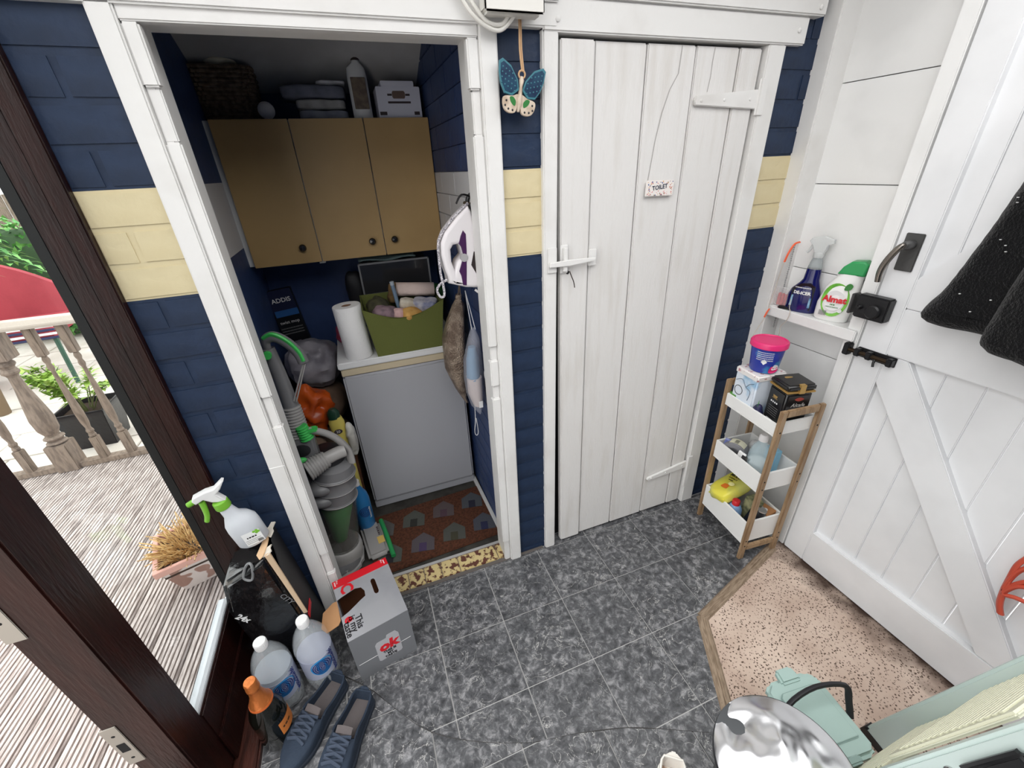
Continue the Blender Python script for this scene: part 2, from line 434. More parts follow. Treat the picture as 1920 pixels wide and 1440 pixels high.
# ---- cupboard interior
WC = MB(); WC.box(-.50, -.43, .10, 1.15, -.05, 1.335); WC.box(-.50, -.43, .10, 1.15, 1.579, 2.3)
il = struct(WC.build('wall_inner_left', BLUE, smooth=0), 'blue painted left side wall inside the cupboard', 'wall')
b2 = MB(); b2.box(-.50, -.43, .10, 1.15, 1.335, 1.579); b2.build('painted_band', BANDW, il, smooth=0)
WC = MB(); WC.box(.4105, .47, .10, 1.15, -.05, 1.335); WC.box(.4105, .47, .10, 1.15, 1.579, 2.3)
ir = struct(WC.build('wall_inner_right', BLUE, smooth=0), 'blue painted brick side wall on the right inside the cupboard', 'wall')
b2 = MB(); b2.box(.4103, .47, .10, 1.15, 1.335, 1.579); b2.build('painted_band', BANDW, ir, smooth=0)
for k, zb, zt in courses(2.12, 0):
    if zt - zb < .02: continue
    cuts = [.11, .33, .56, .80, 1.06] if k % 2 else [.11, .22, .45, .68, .92, 1.06]
    for a, b in zip(cuts, cuts[1:]):
        brick(ir, a + .0012, b - .0012, zb + .0012, zt - .0012, BANDW if 0 <= k <= 2 else BLUE, 0, rx=.402, depth=.02)
WC = MB(); WC.box(-.50, .47, 1.06, 1.15, -.05, 2.3)
struct(WC.build('wall_inner_back', BLUE, smooth=0), 'blue painted back wall inside the cupboard', 'wall')
PLAST = M('grey_plaster', (196, 196, 196), .8, bump=.3, bscale=14, var=(176, 175, 174), vscale=4)
WC = MB(); WC.prism([(.40, 2.22), (.74, 2.045), (1.06, 1.90), (1.06, 2.26), (.40, 2.34)], -.43, .41, axis='x')
struct(WC.build('ceiling', PLAST, smooth=0), 'sloping grey plaster ceiling inside the cupboard', 'ceiling')
WC = MB(); WC.box(-.43, .41, .10, .42, 2.20, 2.3); WC.box(-.43, .41, .03, .16, 1.95, 2.3)
struct(WC.build('ceiling_front', PLAST, smooth=0), 'plaster above the cupboard doorway', 'ceiling')
CFL = M('dark_dusty_concrete', (62, 60, 56), .85, bump=.4, bscale=30, var=(46, 44, 40), vscale=12)
WC = MB(); WC.box(-.43, .41, .10, 1.06, -.05, -.004)
struct(WC.build('floor_cupboard', CFL, smooth=0), 'dark dusty floor inside the cupboard', 'floor')
# threshold of worn painted bricks
def worn():
    mt = M('worn_cream_brick', (206, 186, 134), .7, bump=.5, bscale=60, var=(92, 54, 42), vscale=46, vlo=.50, vhi=.56, detail=9)
    return mt
WORN = worn()
ts = MB(); ts.box(-.36, .40, .008, .104, -.05, -.002)
th = struct(ts.build('trim_3', M('mortar', (120, 105, 92), .9, bump=.5), smooth=0), 'worn cream painted brick threshold of the cupboard', 'trim')
xs = [-.36, -.25, -.135, -.065, .005, .08, .16, .34, .40]
for a, b in zip(xs, xs[1:]):
    q = MB(); q.box(a + .002, b - .002, .012, .100, -.02, .004 + random.uniform(-.001, .002)); q.build('brick', WORN, th, bev=.005)
# grey sealing strip along the tile edge
q = MB(); q.prism([(-.36, .012), (.55, .012), (.55, -.006), (-.36, -.004)], .0, .003); struct(q.build('trim_4', M('grey_mastic', (96, 90, 86), .6, bump=.3), smooth=0), 'grey mastic line between threshold and tiles', 'trim')

# ---- white painted cupboard door frame
def board(name, boxes, mat=None, parent=None, bev=.003, **k):
    b = MB()
    for q in boxes: b.box(*q)
    return b.build(name, mat or WHITE, parent, bev=bev, **k)
lj = struct(board('trim_5', [(-.388, -.342, -.016, .06, .0, 1.96)], bev=.004), 'white painted left jamb of the open cupboard', 'trim')
board('jamb_lining', [(-.343, -.322, .0, .11, .0, 1.95)], parent=lj)
for z0, z1 in ((1.765, 1.8715), (1.02, 1.665), (.36, .92), (0.0, .26)): board('door_stop', [(-.342, -.311, -.010, .018, z0, z1)], parent=lj, bev=.004)
for z0, z1 in ((1.665, 1.765), (.92, 1.02), (.26, .36)): board('hinge_rebate', [(-.342, -.315, -.001, .018, z0, z1)], parent=lj, bev=.003)
board('split_seam', [(-.387, -.343, -.0168, -.0155, .782, .784)], M('paint_crack', (250, 250, 248), .5), lj, bev=0)
rj = struct(board('trim_6', [(.388, .436, -.016, .06, .0, 1.96)], bev=.004), 'white painted right jamb of the open cupboard', 'trim')
board('jamb_lining', [(.366, .389, .0, .11, .0, 1.95)], parent=rj)
for z0, z1 in ((1.765, 1.8715), (1.05, 1.665), (.90, 1.0), (.12, .85)): board('door_stop', [(.357, .388, -.010, .018, z0, z1)], parent=rj, bev=.004)
for z0, z1 in ((1.665, 1.765), (1.0, 1.05), (.85, .90), (0.0, .12)): board('hinge_rebate', [(.363, .388, -.001, .018, z0, z1)], parent=rj, bev=.003)
hd = struct(board('trim_7', [(-.72, .60, -.020, .06, 1.896, 2.06)], bev=.004), 'white painted head board over the cupboard doorway', 'trim')
board('head_stop', [(-.3425, .3885, -.010, .018, 1.872, 1.899)], parent=hd, bev=.003)
board('head_lining', [(-.385, .43, .0, .11, 1.880, 1.899)], parent=hd, bev=.002)
board('moulding', [(-.72, .60, -.028, -.019, 1.945, 2.06)], parent=hd, bev=.003)

# ---- white toilet door and frame
t8 = struct(board('trim_8', [(.560, .606, -.014, .07, 0, 1.90)], bev=.004), 'white painted left frame post of the toilet door', 'trim')
t9 = struct(board('trim_9', [(1.331, 1.402, -.014, .07, 0, 1.89)], bev=.004), 'white painted right frame post of the toilet door', 'trim')
t10 = struct(board('trim_10', [(.560, 1.472, -.018, .07, 1.889, 1.960)], bev=.004), 'white painted lintel board over the toilet door', 'trim')
t11 = struct(board('trim_11', [(.600, 1.520, -.030, .07, 1.960, 2.10)], bev=.004), 'upper white board above the toilet door lintel', 'trim')
for x, z, p in ((.60, 1.915, t10), (1.435, 1.925, t10), (1.49, 1.98, t11)):
    q = MB(); q.lathe([(.007, 0), (.007, .003), (.004, .005), (0, .005)], 14, T=Matrix.Translation((x, -.018 if p is t10 else -.030, z)) @ Matrix.Rotation(PI / 2, 4, 'X')); q.build('screw_cap', WHITE, p)
q = MB(); q.box(.606, 1.331, .052, .062, 0, 1.889); struct(q.build('door_gap_shade', DARK, smooth=0), 'dark sheet painted as the shade behind the toilet door', 'wall')  # dark sheet stands in for the shade in the gaps round the door
DOORW = M('white_door_paint', (220, 218, 216), .4, bump=.35, bscale=26, var=(207, 203, 198), vscale=3, stretch=(9, 9, 1), vlo=.5, vhi=.8)
d1 = thing('door_1', 'white plank toilet door with strap hinges and a small sign', 'door', (.613, 0, .012)); d1['kind'] = 'structure'
edges_t = [.0, .108, .281, .454, .620, .710]; edges_b = [.026, .125, .298, .476, .633, .708]
for i in range(5):
    dz = .0; g = .0018
    p = MB(); p.prism([(edges_b[i] + g, .0), (edges_b[i + 1] - g, .0), (edges_t[i + 1] - g, 1.868 - (.0 if i else 0)), (edges_t[i] + g, 1.868)], .0, .028, axis='y')
    p.build('plank', DOORW, d1, loc=(0, (.0, .003, .002, .003, .001)[i] + (-.006 if i == 0 else 0), 0), bev=.0035)
CRK = M('crack_shadow', (168, 165, 162), .9)
def crack(pts, w, y):
    c = MB(); n = len(pts)
    vs = [(x - w / 2, y, z) for x, z in pts] + [(x + w / 2, y, z) for x, z in pts]
    c.add(vs, [(i, i + 1, n + i + 1, n + i) for i in range(n - 1)])
    return c.build('crack', CRK, d1, smooth=0)
crack([(.400, 1.866), (.397, 1.80), (.372, 1.76), (.352, 1.70), (.338, 1.63), (.330, 1.56), (.325, 1.515)], .003, .0012)
crack([(.522, 1.866), (.519, 1.83), (.520, 1.795), (.515, 1.755)], .0025, .0022)
HW = WHITE
def hinge(z, x0, x1, pz0, pz1, th, drop):
    h = MB(); h.prism([(x0, z - th * .45 - drop), (x0 - .005, z - drop), (x0, z + th * .45 - drop), (x1, z + th), (x1, z - th)], -.009, .002, axis='y')
    hg = h.build('hinge', HW, d1, bev=.002)
    k = MB(); k.lathe([(.006, pz0), (.006, pz1)], 12, (x1 + .004, -.008, 0)); k.box(x1, x1 + .024, -.0185, -.010, pz0, pz1); k.build('hinge_knuckle', HW, hg, bev=.001)
    for t in (.08, .45, .88):
        q = MB(); q.lathe([(.005, 0), (.004, .002), (0, .003)], 12, T=Matrix.Translation((x0 + (x1 - x0) * t, -.009, z - drop * (1 - t))) @ Matrix.Rotation(PI / 2, 4, 'X')); q.build('screw_head', HW, hg)
hinge(1.735, .468, .714, 1.690, 1.790, .027, .004)
hinge(.235, .490, .712, .10, .285, .020, .022)
q = MB(); q.box(-.042, -.010, -.020, -.014, 1.262, 1.342); k1 = q.build('latch_keeper', HW, d1, bev=.002)
q = MB(); q.box(.006, .034, -.012, -.006, 1.255, 1.345); q.box(.013, .027, -.024, -.012, 1.262, 1.338); q.build('latch_staple', HW, d1, bev=.002)
q = MB(); q.prism([(-.040, 1.282), (.030, 1.280), (.128, 1.288), (.128, 1.298), (.030, 1.300), (-.040, 1.297)], -.030, -.022, axis='y'); q.build('latch_bar', HW, d1, bev=.002)
q = MB(); q.box(.112, .140, -.012, -.001, 1.268, 1.322); q.build('latch_pivot_plate', HW, d1, bev=.002)
q = MB(); q.tube([(.036, -.02, 1.262), (.042, -.022, 1.245), (.052, -.02, 1.225), (.056, -.02, 1.205)], .0016, 6, sub=4); q.build('latch_wire', M('dark_wire', (70, 62, 55), .5, metal=.8), d1)
q = MB(); q.lathe([(.006, 0), (.004, .004), (0, .005)], 12, T=Matrix.Translation((.036, -.006, 1.255)) @ Matrix.Rotation(PI / 2, 4, 'X')); q.build('keyhole', DARK, d1)

# ---- right wall: corner post, wide boards, shelf, door jamb
post = struct(board('trim_12', [(1.555, 1.66, -.052, .03, 0, 2.35)], WHITE, bev=.004), 'white corner post where the brick meets the boarded wall', 'trim')
w = MB(); w.box(1.652, 1.70, -.45, -.03, 0, 2.35); wall_right = struct(w.build('wall_right', M('gap_shadow', (120, 120, 120), .8), smooth=0), 'white boarded wall to the right of the toilet door', 'wall')
zz = [0.0, .28, .58, .88, 1.183, 1.483, 1.786, 2.09, 2.35]
for a, b in zip(zz, zz[1:]):
    p = MB(); n = 14; rows = []
    for x in (0, 1):
        pass
    prof = []
    for i in range(n + 1):
        t = i / n; z = a + .0015 + (b - a - .003) * t
        dx = .0016 * noise.noise(Vector((z * 17, 3.1, 0))) + (.002 if i in (0, n) else 0)
        prof.append((1.640 + dx, z))
    vs = [(x, -.40, z) for x, z in prof] + [(x, -.04, z) for x, z in prof] + [(1.653, -.40, prof[0][1]), (1.653, -.04, prof[0][1]), (1.653, -.40, prof[-1][1]), (1.653, -.04, prof[-1][1])]
    m_ = n + 1
    fs_ = [(i, i + 1, m_ + i + 1, m_ + i) for i in range(n)] + [(0, m_, 2 * m_ + 1, 2 * m_), (n, 2 * m_ + 2, 2 * m_ + 3, m_ + n)]
    p.add(vs, fs_); p.build('board', WHITE2, wall_right, smooth=50)
sh = tag(board('shelf', [(1.556, 1.639, -.40, -.053, .995, 1.034)], WHITE2, bev=.003), 'small white shelf fixed between corner post and door jamb', 'shelf')
jb = struct(board('trim_13', [(1.571, 1.66, -.407, -.362, 0, 2.35)], WHITE2, bev=.003), 'white jamb post of the stable door', 'trim')

# ---- stable door
d2 = thing('door_2', 'white braced stable door on the right with black ironmongery', 'door', (1.57, -.41, .004)); d2['kind'] = 'structure'
DW = M('white_stable_door_paint', (230, 231, 233), .36, bump=.12, bscale=30, var=(222, 223, 225), vscale=4)
def dprism(name, poly, x0=0.0, x1=.032, par=d2, bev=.003, mat=None):   # poly in (distance from the jamb, height)
    p = MB(); p.prism([(-a, b) for a, b in poly], x0, x1, axis='x'); return p.build(name, mat or DW, par, bev=bev)
def drect(name, a0, a1, z0, z1, **k): return dprism(name, [(a0, z0), (a1, z0), (a1, z1), (a0, z1)], **k)
drect('stile', .004, .092, .0, 2.30)
drect('stile', .70, .79, .0, 2.30)
drect('mid_rail', .0925, .6995, .982, 1.138)
drect('bottom_rail', .0925, .6995, .0, .166)
dprism('brace', [(.0925, .981), (.0925, .88), (.622, .167), (.6995, .167), (.6995, .215), (.158, .981)])
dprism('brace', [(.0925, 1.139), (.155, 1.139), (.6995, 1.87), (.6995, 1.98), (.0925, 1.232)])
a = .088
for k in range(8):
    w0 = .153 + (k - 1) * .0938; w1 = w0 + .0938
    w0 = max(w0, .088)
    if w0 > .70: break
    for z0, z1 in ((.160, .99), (1.13, 2.30)):
        drect('plank', w0 + .0013, min(w1, .71) - .0013, z0, z1, x0=.022, x1=.040, bev=.0025)
IRON = M('black_iron', (34, 34, 36), .38, metal=.35, bump=.3, bscale=50)
PEW = M('pewter_grey', (92, 92, 92), .38, metal=.75, bump=.25, bscale=60)
# lever handle
hp = drect('handle_plate', .024, .072, 1.247, 1.357, x0=-.006, x1=.0, mat=PEW, bev=.002)
h = MB(); h.lathe([(.013, 0), (.013, .03), (.009, .036)], 16, T=Matrix.Translation((-.006, -.048, 1.325)) @ Matrix.Rotation(-PI / 2, 4, 'Y')); h.build('handle_boss', PEW, hp, bev=.001)
h = MB(); h.tube([(-.040, -.046, 1.325), (-.045, -.042, 1.322), (-.047, -.030, 1.300), (-.047, -.018, 1.268), (-.047, -.014, 1.240), (-.046, -.016, 1.212)], lambda t: .0075 + .002 * math.sin(t * PI), 10, sub=5); h.build('handle_lever', M('worn_steel_lever', (128, 122, 116), .22, metal=.9), hp)
# rim lock
rl = drect('rim_lock', -.030, .065, 1.085, 1.162, x0=-.034, x1=.0, mat=IRON, bev=.004)
h = MB(); h.lathe([(.008, 0), (.008, .006), (.004, .012), (0, .012)], 14, T=Matrix.Translation((-.034, .012, 1.122)) @ Matrix.Rotation(-PI / 2, 4, 'Y')); h.build('lock_button', BLACKP, rl)
h = MB(); h.lathe([(.022, 0), (.022, .010), (.018, .014), (0, .014)], 20, T=Matrix.Translation((-.034, -.030, 1.116)) @ Matrix.Rotation(-PI / 2, 4, 'Y')); h.build('lock_knob', IRON, rl)
h = MB(); h.box(-.034, .0, .041, .050, 1.09, 1.158); h.build('lock_staple', PEW, rl, bev=.002)
# bolt
bt = drect('bolt', .010, .128, .950, .982, x0=-.006, x1=.0, mat=IRON, bev=.0015)
h = MB(); h.tube([(-.016, .026, .966), (-.016, -.120, .966)], .0075, 10); h.build('bolt_bar', M('brass_black', (60, 48, 36), .35, metal=.8), bt)
h = MB(); h.tube([(-.016, -.075, .966), (-.024, -.078, .950), (-.024, -.08, .938)], .004, 8); h.build('bolt_knob', IRON, bt)
for a_ in (.018, .055, .118):
    h = MB(); h.box(-.026, -.004, -a_ - .009, -a_ + .009, .953, .980); h.build('bolt_guide', IRON, bt, bev=.003)
h = MB(); h.box(-.024, .002, .008, .028, .945, .988); h.build('bolt_keep', IRON, bt, bev=.003)

# ---- unseen dark wall added behind the camera to cut the sky light
w = MB(); w.box(-.55, 1.75, -1.95, -1.87, -.05, 2.3); struct(w.build('sky_block_rear', NAVY, smooth=0), 'unseen navy wall added behind the viewer to block sky light', 'wall')
w = MB(); w.box(1.60, 1.70, -1.95, -1.20, 0, 2.35); struct(w.build('sky_block_right_end', WHITE2, smooth=0), 'unseen white wall added beyond the stable door to block sky light', 'wall')  # short end piece out of view, added to hold back sky light
# ---- unseen overhead strip, added to shade the tops of the walls
w = MB(); w.box(-.75, 1.75, -.38, .12, 2.30, 2.36); struct(w.build('sky_block_eaves', WHITE2, smooth=0), 'unseen white overhead strip added to shade the wall tops', 'ceiling')
# ---- left wall: dark brown glazed screen and doorway
wall_left = struct(board('wall_left', [(-.587, -.546, -.014, .09, .0, 2.35)], BROWN, bev=.003), 'dark brown glazed timber screen beside the brick pier', 'wall')
board('frame_post', [(-.632, -.5875, -.006, .09, .024, 2.35)], BROWN, wall_left, bev=.003)
board('seal', [(-.657, -.6325, -.002, .06, .024, 2.35)], M('black_rubber_seal', (16, 16, 17), .5), wall_left, bev=.002)
board('bottom_rail', [(-.70, -.648, -.3865, -.007, .024, .285)], BROWN, wall_left, bev=.004)
board('rail_moulding', [(-.648, -.640, -.3865, -.007, .024, .165)], BROWN, wall_left, bev=.003)
board('glazing_bead', [(-.69, -.655, -.3865, -.007, .285, .297)], M('pale_aluminium_bead', (196, 200, 204), .4), wall_left, bev=.002)
board('mullion', [(-.73, -.648, -.490, -.387, .036, 2.35)], BROWN, wall_left, bev=.004)
board('mullion_rebate', [(-.750, -.7305, -.478, -.387, .036, 2.35)], BROWN, wall_left, bev=.002)
board('sill', [(-.80, -.66, -2.2, .09, -.05, .035)], BROWN, wall_left, bev=.004)
board('sill_nosing', [(-.6595, -.582, -2.2, -.015, -.05, .022)], M('brown_sill_worn', (74, 40, 32), .35, bump=.3, bscale=30, var=(52, 26, 20), vscale=10, stretch=(8, 1, 8)), wall_left, bev=.006)
pn = MB(); pn.box(-.672, -.666, -.387, .03, .29, 2.35); pn.build('pane', GLASS, wall_left, smooth=0)
for z0, z1 in ((.848, 1.06), (.365, .52)):
    kp = MB(); kp.box(-.744, -.712, -.4925, -.490, z0, z1); ko = kp.build('lock_keep', GREYMETAL, wall_left, bev=.001)
    zm = (z0 + z1) / 2
    h = MB(); h.box(-.736, -.720, -.4932, -.4918, zm - .022, zm + .012); h.build('keep_slot', DARK, ko, smooth=0)
    for dz in (.045, -.052):
        h = MB(); h.lathe([(.004, 0), (0, .0012)], 10, T=Matrix.Translation((-.728, -.4925, zm + dz)) @ Matrix.Rotation(PI / 2, 4, 'X')); h.build('screw_head', DARK, ko)

# ---- outdoors: deck boards, railing, paving
DECK = M('weathered_deck', (196, 186, 180), .7, bump=.6, bscale=34, var=(150, 138, 132), vscale=10, stretch=(10, 1, 10))
GREYW = M('weathered_grey_oak', (138, 122, 108), .7, bump=.5, bscale=30, var=(112, 98, 86), vscale=10, stretch=(6, 6, 1.2))
PAVE = M('pale_paving', (214, 208, 200), .8, bump=.4, bscale=20, var=(196, 188, 178), vscale=3)
g = MB(); g.box(-14, -.80, -4, 14, -.36, -.30); struct(g.build('floor_ground', M('pale_gravel', (196, 188, 176), .9, bump=.8, bscale=60, var=(150, 140, 128), vscale=50), smooth=0), 'pale gravel ground outside', 'ground')
pv = struct(bpy.data.objects.new('floor_paving', None), 'pale stone paving slabs beyond the deck', 'paving'); COL.objects.link(pv)
random.seed(3)
yy = 2.12
rowi = 0
while yy < 7.4:
    h = random.choice((.45, .6, .6)); xx = -7.0 + (.3 if rowi % 2 else 0)
    while xx < -.8:
        ww = random.choice((.5, .75, .9)); x1 = min(xx + ww, -.8)
        s_ = MB(); s_.box(xx + .006, x1 - .006, yy + .006, yy + h - .006, -.31, -.272 + random.uniform(0, .004)); s_.build('paving_slab', PAVE, pv, bev=.004)
        xx += ww
    yy += h; rowi += 1
dk = struct(bpy.data.objects.new('floor_deck', None), 'weathered grooved timber deck outside the door', 'deck'); COL.objects.link(dk)
bw = .138
prof = [(-bw / 2, -.028), (-bw / 2, -.004), (-bw / 2 + .004, 0)]
ng = 7; st = (bw - .012) / ng
for i in range(ng):
    x = -bw / 2 + .006 + i * st
    prof += [(x + st * .08, 0), (x + st * .66, 0), (x + st * .70, -.010), (x + st * .98, -.010)]
prof += [(bw / 2 - .004, 0), (bw / 2, -.004), (bw / 2, -.028)]
pm = MB(); pm.prism([(x, z) for x, z in prof], -2.6, 1.98, axis='y'); dmesh = pm.data('deck_board', DECK, smooth=0)
for i in range(22):
    o = link('deck_board', dmesh, dk, (-.90 - i * (bw + .007), 0, -.10 + random.uniform(-.001, .001)), (0, 0, -.055))
q = MB(); q.box(-4.2, -.75, 1.98, 2.02, -.29, -.105); struct(q.build('trim_14', GREYW, smooth=0), 'grey fascia board at the end of the deck', 'trim')
# railing
rt = thing('deck_railing', 'weathered wooden railing with turned balusters at the end of the deck', 'railing', (0, 1.92, -.10))
def turned(h, r, sq):
    """turned baluster: square foot and head with a vase profile between"""
    return [(r * .62, .0), (r * .95, .012), (r * .6, .03), (r * .95, .05), (r * .55, .07), (r * .9, .12), (r, .20), (r * .8, .30), (r * .5, .44), (r * .42, .52), (r * .75, .545), (r * .5, .575), (r * .8, .60), (r * .5, .63)]
def post_(x, w, h, foot, cap, nm):
    b = MB(); b.box(x - w / 2, x + w / 2, -w / 2, w / 2, 0, foot); b.box(x - w / 2, x + w / 2, -w / 2, w / 2, h - cap, h)
    L_ = h - cap - foot
    b.lathe([(r, foot + t * L_ / .63) for r, t in turned(h, w * .52, w)], 16, (x, 0, 0))
    b.build(nm, GREYW, rt, bev=.004)
post_(-2.09, .115, 1.25, .20, .45, 'newel_post')
for i, x in enumerate((-1.90, -1.745, -1.59, -1.435, -1.28, -1.125, -.97, -2.30, -2.45, -2.60, -2.75)): post_(x, .046, .97, .20, .18, 'baluster')
q = MB(); q.box(-2.90, -.86, -.035, .035, .0, .035); q.build('bottom_rail', GREYW, rt, bev=.004)
q = MB(); q.prism([(-.045, 0), (.045, 0), (.05, .02), (.035, .05), (0, .058), (-.035, .05), (-.05, .02)], -2.90, -.86, axis='x', T=Matrix.Translation((0, 0, .97))); q.build('handrail', M('weathered_pale_rail', (186, 176, 164), .6, bump=.4), rt, bev=.003)

def leaf_mb(mb, p, d, ln, w, up):
    d = d.normalized(); s = d.cross(up).normalized(); n = s.cross(d)
    a = p; b = p + d * ln * .45 + s * w + n * w * .25; c = p + d * ln - n * ln * .18; e = p + d * ln * .45 - s * w + n * w * .25; mid = p + d * ln * .5
    mb.add([a, b, c, e, mid], [(0, 1, 4), (1, 2, 4), (2, 3, 4), (3, 0, 4)])
LEAF = M('fresh_green_leaf', (124, 160, 62), .5, var=(164, 190, 92), vscale=20)
LEAF2 = M('palm_green_leaf', (72, 140, 62), .5, var=(120, 176, 92), vscale=8)
# potted shrub behind the railing
pt = thing('potted_shrub', 'leafy green shrub in a black square pot behind the railing', 'plant', (-2.25, 2.62, -.27))
q = MB()
rows = []
for z, r in ((0, .125), (.28, .16), (.30, .172), (.325, .172), (.325, .15), (.28, .145)):
    rows.append([Vector((r * a, r * b, z)) for a, b in ((-1, -1), (1, -1), (1, 1), (-1, 1))])
q.grid(rows, True); q.add(rows[0], [(3, 2, 1, 0)]); q.build('pot', M('black_pot', (26, 26, 30), .4, bump=.5, bscale=40), pt, bev=.004)
q = MB(); q.box(-.14, .14, -.14, .14, .25, .285); q.build('soil', M('soil', (60, 46, 36), .95, bump=.8), pt)
random.seed(11)
st_ = MB(); lf = MB()
for i in range(16):
    a = random.uniform(0, 2 * PI); r = random.uniform(.02, .1); tip = Vector((math.cos(a) * (r + .16), math.sin(a) * (r + .16), .38 + random.uniform(.02, .32)))
    b0 = Vector((math.cos(a) * r * .5, math.sin(a) * r * .5, .27)); mid = (b0 + tip) / 2 + Vector((0, 0, .06))
    st_.tube([b0, mid, tip], .004, 5, sub=3)
    for k in range(26):
        t = random.uniform(.35, 1.05); p = b0.lerp(mid, t * 2) if t < .5 else mid.lerp(tip, (t - .5) * 2)
        leaf_mb(lf, p, Vector((random.uniform(-1, 1), random.uniform(-1, 1), random.uniform(-.1, .8))), random.uniform(.05, .10), random.uniform(.014, .024), Vector((.1, .2, 1)))
st_.build('stem', M('green_stem', (96, 104, 60), .6), pt); stuff(lf.build('foliage', LEAF, pt, smooth=0))
# patchwork planter with straw on the deck, seen through the glass
pl = thing('square_planter', 'pink and white patchwork planter of dry straw on the deck', 'planter', (-1.00, .60, -.10), (0, 0, .30))
PATCH = M('patchwork_terracotta', (206, 194, 188), .6, var=(150, 116, 104), vscale=16, vlo=.54, vhi=.56, detail=1)
q = MB(); rows = []
for z, r in ((0, .085), (.17, .125), (.17, .14), (.20, .142), (.20, .122), (.16, .118)):
    rows.append([Vector((r * a, r * b, z)) for a, b in ((-1, -1), (1, -1), (1, 1), (-1, 1))])
q.grid(rows[:3], True); q.add(rows[0], [(3, 2, 1, 0)]); q.build('pot', PATCH, pl, bev=.003)
q = MB(); q.grid(rows[2:], True); q.build('rim', M('pink_terracotta', (206, 160, 146), .6, bump=.3), pl, bev=.002)
q = MB(); q.box(-.118, .118, -.118, .118, .13, .165); q.build('soil', M('soil', (60, 46, 36), .95), pl)
stw = MB(); random.seed(5)
for i in range(420):
    a = random.uniform(0, 2 * PI); r = .10 * math.sqrt(random.random()); p = Vector((r * math.cos(a), r * math.sin(a), .16)); d = Vector((math.cos(a) * random.uniform(.2, 1.2) + random.uniform(-.5, .5), math.sin(a) * random.uniform(.2, 1.2) + random.uniform(-.5, .5), random.uniform(.7, 1.3))).normalized()
    ln = random.uniform(.06, .15); stw.tube([p, p + d * ln * .6, p + d * ln + Vector((0, 0, -.015))], random.uniform(.0012, .0028), 4, cap=False)
stuff(stw.build('straw', M('dry_straw', (222, 190, 132), .7, var=(180, 140, 88), vscale=30), pl, smooth=0))
# red cushioned garden seat
rs = thing('garden_bench', 'red cushioned garden bench with striped piping beyond the railing', 'bench', (-4.05, 4.35, -.27), (0, 0, .12))
RED = M('red_canvas', (158, 56, 66), .75, bump=.3, bscale=40, var=(146, 48, 58), vscale=3)
q = MB(); n = 18; rows = []
for i in range(n + 1):
    t = i / n; x = -1.0 + 2.0 * t; h = 1.22 - .38 * max(0, abs(x) - .35) ** 1.6 / .5
    rows.append([Vector((x, .25, .62)), Vector((x, .30, .62 + (h - .62) * .5)), Vector((x, .38, h)), Vector((x, .46, h)), Vector((x, .42, .62))])
q.grid(rows); q.build('back_cushion', RED, rs)
q = MB(); q.box(-1.0, 1.0, -.35, .30, .50, .64); q.build('seat_cushion', RED, rs, bev=.05, seg=3)
for i, (z, c) in enumerate(((.655, (236, 236, 240)), (.615, (40, 46, 84)), (.575, (236, 236, 240)), (.535, (40, 46, 84)))):
    q = MB(); q.tube([(-1.0, -.355, z - .02), (1.0, -.355, z - .02)], .013, 8); q.build('piping', M('piping_%d' % (i % 2), c, .6), rs)
for x in (-.95, .95):
    for y in (-.3, .3):
        q = MB(); q.tube([(x, y * 1.2, 0), (x, y, .5)], .022, 8); q.build('leg', M('green_tube', (52, 84, 70), .4), rs)
q = MB(); q.box(-.3, .1, -.1, .2, .0, .38); q.build('under_box', M('dark_box', (34, 36, 46), .6, bump=.3), rs, bev=.02)
# palm-like tree and hedge
tr = thing('palm_tree', 'bright green feathery tree beyond the red bench', 'tree', (-3.4, 3.55, -.27))
q = MB(); q.tube([(0, 0, 0), (.05, .1, 1.0), (0, .1, 1.75)], lambda t: .06 - .02 * t, 10, sub=4); q.build('trunk', M('palm_trunk', (110, 92, 70), .9, bump=.8, bscale=20), tr)
lf = MB(); random.seed(21)
for i in range(26):
    a = random.uniform(0, 2 * PI); el = random.uniform(-.2, .9); o0 = Vector((0, .1, 1.7)); d = Vector((math.cos(a), math.sin(a), el)).normalized(); L_ = random.uniform(.5, .9)
    for k in range(24):
        t = .2 + .8 * k / 24; p = o0 + d * L_ * t + Vector((0, 0, -.45 * t * t)); side = d.cross(Vector((0, 0, 1))).normalized() * (1 if k % 2 else -1)
        leaf_mb(lf, p, side * .7 + d * .6 + Vector((0, 0, -.15)), .24 * (1.1 - t * .6), .016, Vector((0, 0, 1)))
stuff(lf.build('foliage', LEAF2, tr, smooth=0))
hg = thing('hedge_bush', 'leafy green bush behind the red garden bench', 'bush', (-4.0, 6.4, -.27))
lf = MB()
for i in range(2600):
    d = Vector((random.gauss(0, 1), random.gauss(0, 1), random.gauss(0, 1))).normalized(); p = Vector((d.x * 1.5, d.y * .6, .75 + d.z * .75)) * random.uniform(.85, 1)
    leaf_mb(lf, p, d + Vector((random.uniform(-1, 1), random.uniform(-1, 1), random.uniform(-.5, .5))), random.uniform(.08, .15), .03, Vector((.1, .2, 1)))
q = MB(); q.blob((0, 0, .75), (1.25, .48, .66), amp=.08, freq=3); q.build('inner_growth', M('dark_green', (40, 66, 34), .9), hg); stuff(lf.build('foliage', LEAF2, hg, smooth=0))
fn = thing('garden_fence', 'grey weathered board fence at the back of the garden', 'fence', (-5.0, 7.6, -.30))
fb = MB(); fb.box(-.095, .095, 0, .02, 0, 1.85); fm = fb.data('fence_board', GREYW, bev=.003)
for i in range(40): link('fence_board', fm, fn, (-4 + i * .2, 0, random.uniform(-.01, .01)))
